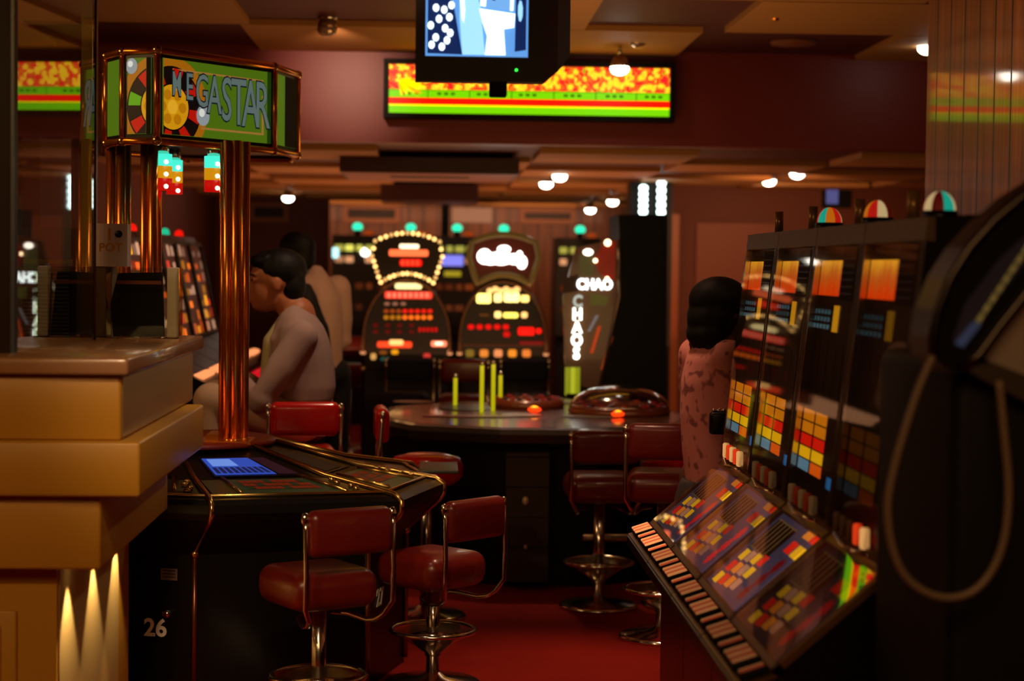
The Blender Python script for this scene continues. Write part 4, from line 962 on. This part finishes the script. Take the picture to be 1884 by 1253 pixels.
# machine seen from the side with vertical white letters
def build_side_machine():
    Y = 10.9
    t = thing('tilted_slot_machine', 'slot machine turned side-on with vertical white lit letters and red half-disc', 'slot machine', (W(1120, 800, Y).x, Y + .2, 0))
    a, b = W(1115, 395, Y), W(1228, 720, Y)
    m = MB(); pr = [W(1138, 395, Y), W(1228, 395, Y), (b.x, Y, 0), (W(1105, 720, Y).x, Y, 0), W(1105, 722, Y), W(1140, 545, Y), W(1140, 440, Y)]
    m.prism([tuple(p) for p in pr], (0, .55, 0), BLACKM); obj('cabinet', m, t, world=True)
    m = MB(); fr = [W(1036, 545, Y), W(1060, 455, Y), W(1138, 440, Y), W(1138, 545, Y), W(1100, 720, Y), W(1040, 700, Y)]
    m.prism([tuple(p) for p in fr], (0, .04, 0), mat('side_art', (80, 40, 24), .3, emit=.12, coat=.3)); obj('front_glass', m, t, world=True)
    m = MB(); q = [W(1065, 470, Y - .01), W(1092, 470, Y - .01), W(1092, 508, Y - .01), W(1065, 508, Y - .01)]; m.poly(q, E((90, 80, 40), .5))
    m.poly([W(*p, Y - .01) for p in ((1085, 540), (1120, 545), (1115, 562), (1085, 562))], E((100, 90, 36), .5))
    for (x0, y0, x1, y1, c_) in ((1085, 650, 1100, 600, (190, 60, 20)), (1105, 680, 1122, 620, (170, 60, 20)), (1080, 610, 1096, 580, (120, 110, 110))): m.poly([W(x0, y0, Y - .01), W(x0 + 6, y0, Y - .01), W(x1 + 6, y1, Y - .01), W(x1, y1, Y - .01)], E(c_, .8))
    m.poly([W(*p, Y - .01) for p in ((1036, 512), (1064, 505), (1064, 536), (1036, 540))], P((50, 8, 6)))
    obj('artwork', m, t, world=True)
    m = MB(); X = frame(W(1094, 524, Y - .02), (1, 0, 0), (0, 0, 1)); textmesh(m, 'CHAO', .085, E((245, 255, 250), 3.2), X, .003, 1.0, .004, .85)
    for k, ch in enumerate('CHAOS'): X = frame(W(1063 - k * .6, 555 + k * 24, Y - .02), (1, 0, 0), (0, 0, 1)); textmesh(m, ch, .095, E((245, 255, 240), 3.6 if k else .5), X, .003, 1, .004, .85)
    obj('lit_lettering', m, t, world=True)
    m = MB(); c = W(1132, 480, Y - .015); pts = [(c.x - .115 * math.sin(k * PI / 16), Y - .02, c.z + .115 * math.cos(k * PI / 16)) for k in range(17)]
    m.prism(pts, (0, .02, 0), mat('red_half_disc', (120, 10, 4), .3, emit=.45)); td = obj('half_disc', m, t, world=True)
    for k in (2, 8, 14): m = MB(); p = pts[k]; m.ball((p[0] - .004, p[1] - .01, p[2]), .02 if k == 2 else .013, E((255, 210, 160), 5)); obj('bulb', m, td, world=True)
    m = MB(); m.tube([W(*p, Y - .02) for p in ((1138, 440), (1140, 545), (1102, 720))], .010, mat('dull_chrome_edge', (140, 120, 100), .3, .8), 8); obj('chrome_edge', m, t, world=True)
    m = MB(); c0 = W(1082, 464, Y - .02); m.ball(c0, (.03, .008, .02), E((255, 240, 220), 4)); obj('lamp', m, t, world=True)
    m = MB()
    for px in (1044, 1054, 1063): p, q2 = W(px, 676, Y - .1), W(px, 728, Y - .1); m.cyl((p.x, Y - .1, .75), tuple(p), .014, E((190, 195, 40), .8 if px == 1054 else .45))
    m.box((W(1040, 700, Y).x, Y - .14, 0), (W(1102, 700, Y).x, Y, .76), BLACKM); obj('yellow_front_strips', m, t, world=True)
build_side_machine()
# black cabinet with neon tubes above
m = MB(); a = W(1170, 395, 14.2); b = W(1232, 395, 14.2)
m.box((a.x - .04, 14.2, 0), (b.x + .02, 14.5, ZR - .035), mat('black_column_paint', (14, 11, 10), .5)); struct('column_black', m)
for px, py, h_, lb in ((1183, 368, .11, 'white neon tube light on the black column, left one'), (1216, 364, .13, 'white neon tube light on the black column, right one')):
    p = W(px, py, 14.15); t = thing('neon_light', lb, 'light', (p.x, 14.2, p.z - h_), 0, 'white neon tubes')
    m = MB(); 
    for k in range(5): m.ball((p.x, 14.13, p.z - h_ + .02 + k * (2 * h_ - .04) / 4), (.034, .02, h_ / 4.2), E((225, 255, 245), 5))
    obj('tube', m, t, world=True)
    m = MB(); m.box((p.x - .03, 14.15, p.z - h_), (p.x + .03, 14.2, p.z + h_), BLACKM); obj('mount', m, t, world=True)

# ------------------------------------------------------------------ far row of black machines
def build_far(x, lab, k):
    Y = 17.6; t = thing('far_slot_machine', lab, 'slot machine', (x, Y, 0), 0, 'black machines along the back wall'); h = .215
    m = MB(); m.prism([(x - h, Y - .3, 0), (x - h, Y - .3, .7), (x - h, Y - .05, .85), (x - h, Y, 1.78), (x - h, Y + .4, 1.78), (x - h, Y + .4, 0)], (2 * h, 0, 0), mat('far_cabinet', (8, 7, 7), .4)); obj('cabinet', m, t, world=True)
    m = MB(); random.seed(40 + k)
    rowsets = [[(1.66, (220, 215, 90), .9), (1.55, (230, 160, 110), .9), (1.3, (140, 60, 20), .4), (1.1, (110, 50, 20), .4)],
               [(1.6, (120, 40, 20), .4), (1.5, (110, 30, 16), .4), (1.25, (230, 90, 10), .9), (1.0, (220, 120, 20), .8)]][k % 2]
    for z, col, st in rowsets:
        for j in range(4):
            if random.random() < .75: w_ = random.uniform(.03, .05); cx = x - .145 + j * .095; m.rbox((cx - w_ * .9, Y - .075 , z - .03), (cx + w_ * .9, Y - .045, z + .03), E(col, st * random.choice([.6, 1, 1.4])), .01, seg=2)
    if k == 0:
        m.rbox((x - .21, Y - .08, 1.56), (x - .15, Y - .045, 1.66), E((170, 225, 230), 2), .01, seg=2); m.ball((x + .1, Y - .06, 1.62), (.045, .02, .04), E((255, 250, 235), 4))
    if k == 2: m.rbox((x - .13, Y - .08, 1.5), (x + .08, Y - .045, 1.6), E((120, 120, 220), 1.4), .01, seg=2); m.rbox((x - .1, Y - .08, 1.4), (x + .06, Y - .045, 1.45), E((170, 150, 30), .9), .01, seg=2)
    obj('lit_artwork', m, t, world=True)
    m = MB(); m.ball((x + .02, Y + .05, 1.86), (.05, .04, .04), E((40, 215, 165), 1.8)); m.cyl((x + .02, Y + .05, 1.78), (x + .02, Y + .05, 1.83), .03, BLACKM); obj('green_beacon', m, t, world=True)
    m = MB(); m.rbox((x + .09, Y + .02, 1.785), (x + .17, Y + .06, 1.825), E((190, 70, 10), .6), .01, seg=2); obj('orange_beacon', m, t, world=True)
fl = ['far slot machine behind the standing man, with pale blue lit square', 'far slot machine just left of the dark column, behind the left arched machine', 'far slot machine right of the dark column with a violet lit panel',
      'far slot machine right of the right arched machine, dim red panels', 'far slot machine with an orange lit panel beside the side-on machine']
for k, px in enumerate((652, 750, 835, 921, 1062)): build_far((px - 802) / F * 17.6 , fl[k], k)
# small monitor on the far right wall
p = W(1530, 355, 15.2); t = thing('wall_monitor', 'small bluish monitor high on the far brown wall above the slot machines', 'monitor', (p.x, 15.25, p.z))
m = MB(); m.box((p.x - .06, 15.2, p.z - .12), (p.x + .16, 15.298, p.z + .12), BLACKM); obj('case', m, t, world=True)
m = MB(); m.box((p.x - .045, 15.194, p.z - .09), (p.x + .055, 15.2, p.z + .09), E((85, 90, 150), .7)); obj('screen', m, t, world=True)

# ------------------------------------------------------------------ people
SKIN_T = mat('tan_skin', (176, 104, 66), .5, noise=.08, nscale=30); SKIN_D = mat('dark_skin', (70, 38, 26), .5); HAIR = mat('black_hair', (10, 8, 8), .6, spec=.25, bump=.8, nscale=60)
JACKET = mat('grey_beige_jacket', (166, 138, 132), .85, noise=.1, nscale=6, bump=1.0); TROUS = mat('beige_trousers', (205, 172, 145), .8, bump=.8, nscale=8)
SHIRTW = mat('pale_shirt', (200, 160, 138), .8, bump=.8, nscale=6); VEST = mat('black_waistcoat', (8, 7, 8), .7)
def pink():
    m, nt, b, tc = nodes_mat('pink_patterned_blouse', .8)
    v = nt.nodes.new('ShaderNodeTexVoronoi'); v.inputs['Scale'].default_value = 13; v.feature = 'DISTANCE_TO_EDGE'
    n = nt.nodes.new('ShaderNodeTexNoise'); n.inputs['Scale'].default_value = 26; n.inputs['Detail'].default_value = 1
    for q in (v, n): nt.links.new(tc.outputs['Object'], q.inputs['Vector'])
    cr = nt.nodes.new('ShaderNodeValToRGB'); e = cr.color_ramp.elements; e[0].position = .34; e[0].color = (*lin((126, 66, 60)), 1); e[1].position = .44; e[1].color = (*lin((190, 116, 104)), 1)
    nt.links.new(n.outputs['Fac'], cr.inputs[0]); nt.links.new(cr.outputs[0], b.inputs['Base Color']); return m
PINK = pink()
class Body:
    """volumes fused into one continuous surface"""
    def __init__(s, m): s.mb = MB(); s.m = m
    def limb(s, *pr, n=14):
        pts = [Vector(p[0]) for p in pr]; r = [p[1] for p in pr]; s.mb.tube(pts, r, s.m, n)
        for p, q in zip(pts, r): s.mb.ball(p, q, s.m, seg=14)
        return s
    def ell(s, c, r, rot=None):
        X = None
        if rot: X = Matrix.Translation(Vector(c)) @ Matrix.Rotation(rot[1], 4, rot[0]); s.mb.ball((0, 0, 0), r, s.m, X, 18)
        else: s.mb.ball(c, r, s.m, None, 18)
        return s
    def trunk(s, rows, n=20):
        """level oval slices (x, y, z, half width along x, half width along y)"""
        s.mb.loft([[Vector((x + rx * math.cos(2 * PI * k / n), y + ry * math.sin(2 * PI * k / n), z)) for k in range(n)] for x, y, z, rx, ry in rows], s.m, True, True); return s
    def done(s, name, parent, vox=.009, sm=3, lab=None): return obj(name, s.mb, parent, lab, world=True, voxel=vox, smoothit=sm)
def hand(B, wrist, d, up, side, curl=.5):
    """palm, four fingers and a thumb; d points along the hand"""
    w = Vector(wrist); d = Vector(d).normalized(); up = Vector(up).normalized(); sd = d.cross(up).normalized() * side
    B.limb((w, .026), (w + d * .04, .03)); B.ell(w + d * .055, (.036, .036, .022))
    for k, ln in enumerate((.062, .07, .066, .052)):
        o = sd * (-.03 + k * .02); a = w + d * .075 + o; dd = (d - up * curl).normalized(); b = a + dd * ln * .5; dd2 = (d - up * curl * 2.4).normalized(); c = b + dd2 * ln * .5
        B.limb((a, .0095), (b, .009), (c, .0078), n=8)
    a = w + d * .025 - sd * .03; B.limb((a, .012), (a + (d - sd * .8).normalized() * .035, .0105), (a + (d - sd * .3).normalized() * .062, .0088), n=8)
def head(B, c, f, k=1.0):
    """f: way the face looks (unit, level)"""
    c = Vector(c); f = Vector(f); s = Vector((0, 0, 1)).cross(f); a = math.atan2(f.y, f.x)
    R = lambda x, y, z: c + (f * x + s * y + Vector((0, 0, z))) * k
    def e(x, y, z, rx, ry, rz): 
        X = Matrix.Translation(R(x, y, z)) @ Matrix.Rotation(a, 4, 'Z'); B.mb.ball((0, 0, 0), (rx * k, ry * k, rz * k), B.m, X, 18)
    e(-.01, 0, .03, .098, .076, .092); e(.03, 0, -.03, .062, .058, .085); e(.055, 0, -.085, .03, .03, .025); e(.02, 0, -.065, .05, .052, .045)
    B.limb((R(.088, 0, .015), .009 * k), (R(.108, 0, -.022), .0135 * k)); e(.088, 0, -.055, .014, .024, .008); e(.086, 0, -.068, .013, .02, .008)
    e(.078, 0, .035, .016, .05, .008)
    for q in (-1, 1): e(-.005, q * .077, -.005, .018, .008, .03); e(.078, q * .03, .012, .012, .016, .010)
    return R
def face_bits(t, R, k=1.0):
    m = MB()
    for q in (-1, 1): m.ball(R(.0865, q * .03, .012), (.007, .007, .005), mat('eye_dark', (16, 10, 8), .2)); m.tube([R(.092, q * .012, .032), R(.094, q * .03, .036), R(.082, q * .052, .03)], .0035, HAIR, 6)
    obj('eyes', m, t, world=True)
def seated_man():
    Y = 8.17; t = thing('person', 'seated man with dark hair in grey-beige jacket and light trousers, facing left', 'person', (-.6, Y, .0))
    hd = W(503, 521, Y); B = Body(SKIN_T)
    R = head(B, hd, (-.98, -.2, 0), 1.12)
    nb = W(547, 578, Y); B.limb((R(-.03, 0, -.05), .062), (nb, .062))
    hip = Vector((W(566, 770, Y).x, Y, .83)); 
    B.limb((nb, .08), (hip.lerp(nb, .5), .12), (hip, .12))
    hands = []
    for s in (-1, 1):
        kn = Vector((W(392, 742, Y).x, Y + s * .13, .90)); an = Vector((-1.0, Y + s * .12, .14)); hp = hip + Vector((-.02, s * .09, 0))
        B.limb((hp, .085), (kn, .055)); B.limb((kn, .055), (kn.lerp(an, .35), .052), (an, .035)); B.limb((an, .035), (an + Vector((-.1, 0, -.05)), .035), (an + Vector((-.17, 0, -.07)), .028))
        el = W(487, 730, Y) + Vector((0, s * .21, 0)); wr = W(436, 698, Y) + Vector((0, s * .06, 0)); B.limb((el, .04), (wr, .028)); hand(B, wr, (-.8, -s * .4, -.3), (0, 0, 1), s)
    B.done('body', t, .009)
    J = Body(JACKET)
    rows_ = []
    for py, a, b, ry in ((556, 532, 556, .05), (566, 524, 566, .085), (580, 514, 581, .13), (600, 505, 596, .17), (621, 500, 605, .185), (650, 494, 612, .185), (680, 492, 616, .18), (710, 496, 618, .18), (738, 502, 612, .175)):
        p0, p1 = W(a, py, Y), W(b, py, Y); rows_.append(((p0.x + p1.x) / 2, Y, p0.z, (p1.x - p0.x) / 2, ry))
    J.trunk(rows_)
    for s in (-1, 1):
        so = W(562, 617, Y) + Vector((0, s * .16, 0)); el = W(487, 730, Y) + Vector((0, s * .21, 0)); wr = W(452, 706, Y) + Vector((0, s * .10, 0))
        J.limb((so, .068), (so.lerp(el, .5), .07), (el, .06), (wr, .046))
        J.limb((W(552, 556, Y) + Vector((0, s * .03, 0)), .022), (W(528, 580, Y) + Vector((0, s * .07, 0)), .02), (W(505, 625, Y) + Vector((0, s * .09, 0)), .018))
    J.done('jacket', t, .010, 4)
    S = Body(mat('pale_green_shirt', (190, 180, 130), .8)); S.limb((W(530, 585, Y), .04), (W(504, 630, Y), .05), (W(500, 700, Y), .055)); S.done('shirt', t, .012)
    T_ = Body(TROUS)
    for s in (-1, 1):
        kn = Vector((W(394, 742, Y).x, Y + s * .13, .905)); an = Vector((-1.0, Y + s * .12, .2)); hp = hip + Vector((-.02, s * .09, -.01)); T_.limb((hp, .10), (kn, .078)); T_.limb((kn, .074), (kn.lerp(an, .5), .07), (an, .058))
    T_.ell(hip, (.13, .17, .09)); T_.done('trousers', t, .011, 4)
    Hh_ = Body(HAIR); c = R(-.028, 0, .055); a = math.atan2(-.2, -.98)
    X = Matrix.Translation(c) @ Matrix.Rotation(a, 4, 'Z'); Hh_.mb.ball((0, 0, 0), (.118, .098, .095), HAIR, X, 18)
    X = Matrix.Translation(R(-.07, 0, -.01)) @ Matrix.Rotation(a, 4, 'Z'); Hh_.mb.ball((0, 0, 0), (.066, .085, .095), HAIR, X, 18)
    X = Matrix.Translation(R(.05, 0, .085)) @ Matrix.Rotation(a, 4, 'Z'); Hh_.mb.ball((0, 0, 0), (.05, .07, .035), HAIR, X, 14)
    for i in range(26):
        th = random.uniform(0, 2 * PI); r = random.uniform(.03, .09); p = R(-.02 + r * math.cos(th), .8 * r * math.sin(th), .14 - r * .5); Hh_.limb((p, .014), (p + Vector((-.02, random.uniform(-.02, .02), random.uniform(-.01, .02))), .006), n=6)
    Hh_.done('hair', t, .007, 1)
    face_bits(t, R)
    for s in (-1, 1): m = MB(); m.rbox((-1.2, Y + s * .12 - .045, .02), (-.94, Y + s * .12 + .045, .12), BLACK, .03); obj('shoe', m, t, world=True)
seated_man()
def standing_man():
    Y = 10.0; t = thing('person', 'standing man behind with short black hair, pale shirt and black waistcoat, turned away', 'person', (-.66, Y, 0))
    hd = W(541, 474, Y); f = Vector((-.75, .66, 0)).normalized(); B = Body(SKIN_D); R = head(B, hd, f, 1.12); nb = W(572, 512, Y)
    B.limb((R(-.02, 0, -.06), .062), (nb, .065)); cx = W(594, 600, Y).x
    B.limb((nb, .05), (Vector((cx, Y, 1.2)), .085), (Vector((cx, Y, .95)), .085))
    for s in (-1, 1):
        sd = Vector((0, 0, 1)).cross(f) * s; hp = Vector((cx, Y, .9)) + sd * .09; an = Vector((cx, Y, .09)) + sd * .1
        B.limb((hp, .08), (hp.lerp(an, .5), .055), (an, .038)); B.limb((an, .035), (an + f * .15 + Vector((0, 0, -.05)), .03))
        so = Vector((cx, Y, 1.37)) + sd * .11; el = Vector((cx, Y, 1.09)) + sd * .145; wr = el + f * .2 + Vector((0, 0, -.08)); B.limb((so, .05), (el, .04), (wr, .027)); hand(B, wr, f, (0, 0, 1), s)
    B.done('body', t, .011)
    S = Body(SHIRTW); S.limb((nb + Vector((.03, 0, -.02)), .07)); 
    def sl(py, a, b, ry): p0, p1 = W(a, py, Y), W(b, py, Y); return ((p0.x + p1.x) / 2, Y, p0.z, (p1.x - p0.x) / 2, ry)
    S.trunk([sl(488, 570, 590, .05), sl(498, 564, 598, .08), sl(512, 558, 608, .13), (sl(530, 554, 620, .165)), sl(550, 553, 627, .18), sl(600, 555, 630, .18), sl(660, 560, 630, .165), sl(690, 560, 632, .165)])
    for s in (-1, 1):
        sd = Vector((0, 0, 1)).cross(f) * s; so = Vector((cx, Y, 1.37)) + sd * .11; el = Vector((cx, Y, 1.09)) + sd * .145; S.limb((so, .075), (so.lerp(el, .6), .07), (el, .058), (el + f * .2 + Vector((0, 0, -.07)), .042))
    S.done('shirt', t, .012, 4)
    V = Body(VEST); V.trunk([(W(566, 500, Y).x, Y - .04, W(566, 520, Y).z, .05, .12), (W(568, 545, Y).x, Y - .05, W(568, 545, Y).z, .085, .17), (W(578, 600, Y).x, Y - .05, W(580, 600, Y).z, .11, .19), (W(580, 690, Y).x, Y - .04, W(580, 690, Y).z, .125, .18), (W(582, 690, Y).x, Y - .04, .95, .13, .175)]); V.done('waistcoat', t, .012, 3)
    T_ = Body(mat('black_trousers', (14, 12, 12), .8))
    for s in (-1, 1): sd = Vector((0, 0, 1)).cross(f) * s; hp = Vector((cx, Y, .9)) + sd * .085; an = Vector((cx, Y, .1)) + sd * .1; T_.limb((hp, .1), (hp.lerp(an, .5), .078), (an, .06))
    T_.ell((cx, Y, .92), (.15, .15, .1)); T_.done('trousers', t, .013, 3)
    Hb = Body(HAIR); a = math.atan2(f.y, f.x); X = Matrix.Translation(R(-.022, 0, .05)) @ Matrix.Rotation(a, 4, 'Z'); Hb.mb.ball((0, 0, 0), (.112, .09, .09), HAIR, X, 18); X = Matrix.Translation(R(-.06, 0, .0)) @ Matrix.Rotation(a, 4, 'Z'); Hb.mb.ball((0, 0, 0), (.06, .078, .08), HAIR, X, 18); Hb.done('hair', t, .009, 1)
    face_bits(t, R)
standing_man()
def woman():
    Y = 6.72; t = thing('person', 'woman with black bobbed hair in a pink patterned blouse, beside the slot machines', 'person', (W(1308, 800, Y).x, Y, 0))
    hd = W(1336, 575, Y); f = Vector((.96, .28, 0)).normalized(); B = Body(SKIN_D); R = head(B, hd, f, 1.0); nb = W(1318, 640, Y); cx = W(1308, 800, Y).x
    B.limb((R(-.02, 0, -.06), .05), (nb, .055)); B.limb((nb, .08), (Vector((cx, Y, 1.0)), .09), (Vector((cx, Y, .78)), .09))
    for s in (-1, 1):
        sd = Vector((0, 0, 1)).cross(f) * s; hp = Vector((cx, Y, .72)) + sd * .08; an = Vector((cx, Y, .08)) + sd * .09
        B.limb((hp, .085), (hp.lerp(an, .5), .055), (an, .035)); B.limb((an, .033), (an + f * .14 + Vector((0, 0, -.045)), .028))
        so = Vector((cx, Y, 1.19)) + sd * .15; el = Vector((cx + .02, Y, .94)) + sd * .19; wr = el + f * .16 + Vector((0, 0, .0)); B.limb((so, .045), (el, .036), (wr, .026)); hand(B, wr, f, (0, 0, 1), s)
    B.done('body', t, .010)
    S = Body(PINK); S.limb((nb + Vector((-.01, 0, -.015)), .07)); 
    def sl(py, a, rx, ry): p0 = W(a, py, Y); return (p0.x + rx, Y, p0.z, rx, ry)
    S.trunk([sl(628, 1288, .05, .07), sl(640, 1272, .09, .12), sl(660, 1262, .115, .155), sl(700, 1253, .13, .165), (sl(760, 1251, .135, .165)), sl(830, 1255, .13, .165), sl(890, 1262, .13, .17), sl(950, 1258, .14, .18)])
    for s in (-1, 1): sd = Vector((0, 0, 1)).cross(f) * s; so = Vector((cx, Y, 1.18)) + sd * .14; el = Vector((cx + .02, Y, .95)) + sd * .19; S.limb((so, .07), (el, .06), (el + f * .06, .058))
    S.done('blouse', t, .011, 4)
    T_ = Body(mat('dark_skirt', (30, 16, 14), .8)); T_.trunk([(cx, Y, .73, .11, .13), (cx, Y, .66, .13, .16), (cx, Y, .42, .15, .19)]); T_.done('skirt', t, .014, 2)
    Hb = Body(HAIR); a = math.atan2(f.y, f.x)
    for (x, z, r) in ((-.03, .045, (.115, .105, .088)), (-.06, -.02, (.088, .105, .095)), (-.085, -.075, (.062, .1, .06))):
        X = Matrix.Translation(R(x, 0, z)) @ Matrix.Rotation(a, 4, 'Z'); Hb.mb.ball((0, 0, 0), r, HAIR, X, 18)
    for i in range(30):
        u = -1 + 2 * i / 29; p = R(-.085 + .03 * (1 - abs(u)) * -1, u * .092, -.07); Hb.limb((p, .014), (p + Vector((random.uniform(-.012, .006), 0, -.05)), .010), (p + Vector((random.uniform(-.02, .01), 0, random.uniform(-.085, -.065))), .004), n=6)
    Hb.done('hair', t, .007, 5); face_bits(t, R)
    g = thing('dark_bag', 'small dark bag with metal clasp held at the waist of the woman in pink', 'bag', (W(1330, 790, Y).x, 6.46, 0))
    a, b = W(1306, 758, 6.46), W(1352, 800, 6.46); m = MB(); m.rbox((a.x, 6.45, b.z), (b.x, 6.49, a.z), BLACK, .012); obj('pouch', m, g, world=True)
    m = MB(); m.tube([(a.x + .01, 6.47, a.z + .004), (b.x - .01, 6.47, a.z + .004)], .005, CHROME); 
    for k in range(4): m.ball((a.x + .015 + k * .018, 6.465, a.z + .006), .007, CHROME)
    obj('clasp', m, g, world=True)
woman()
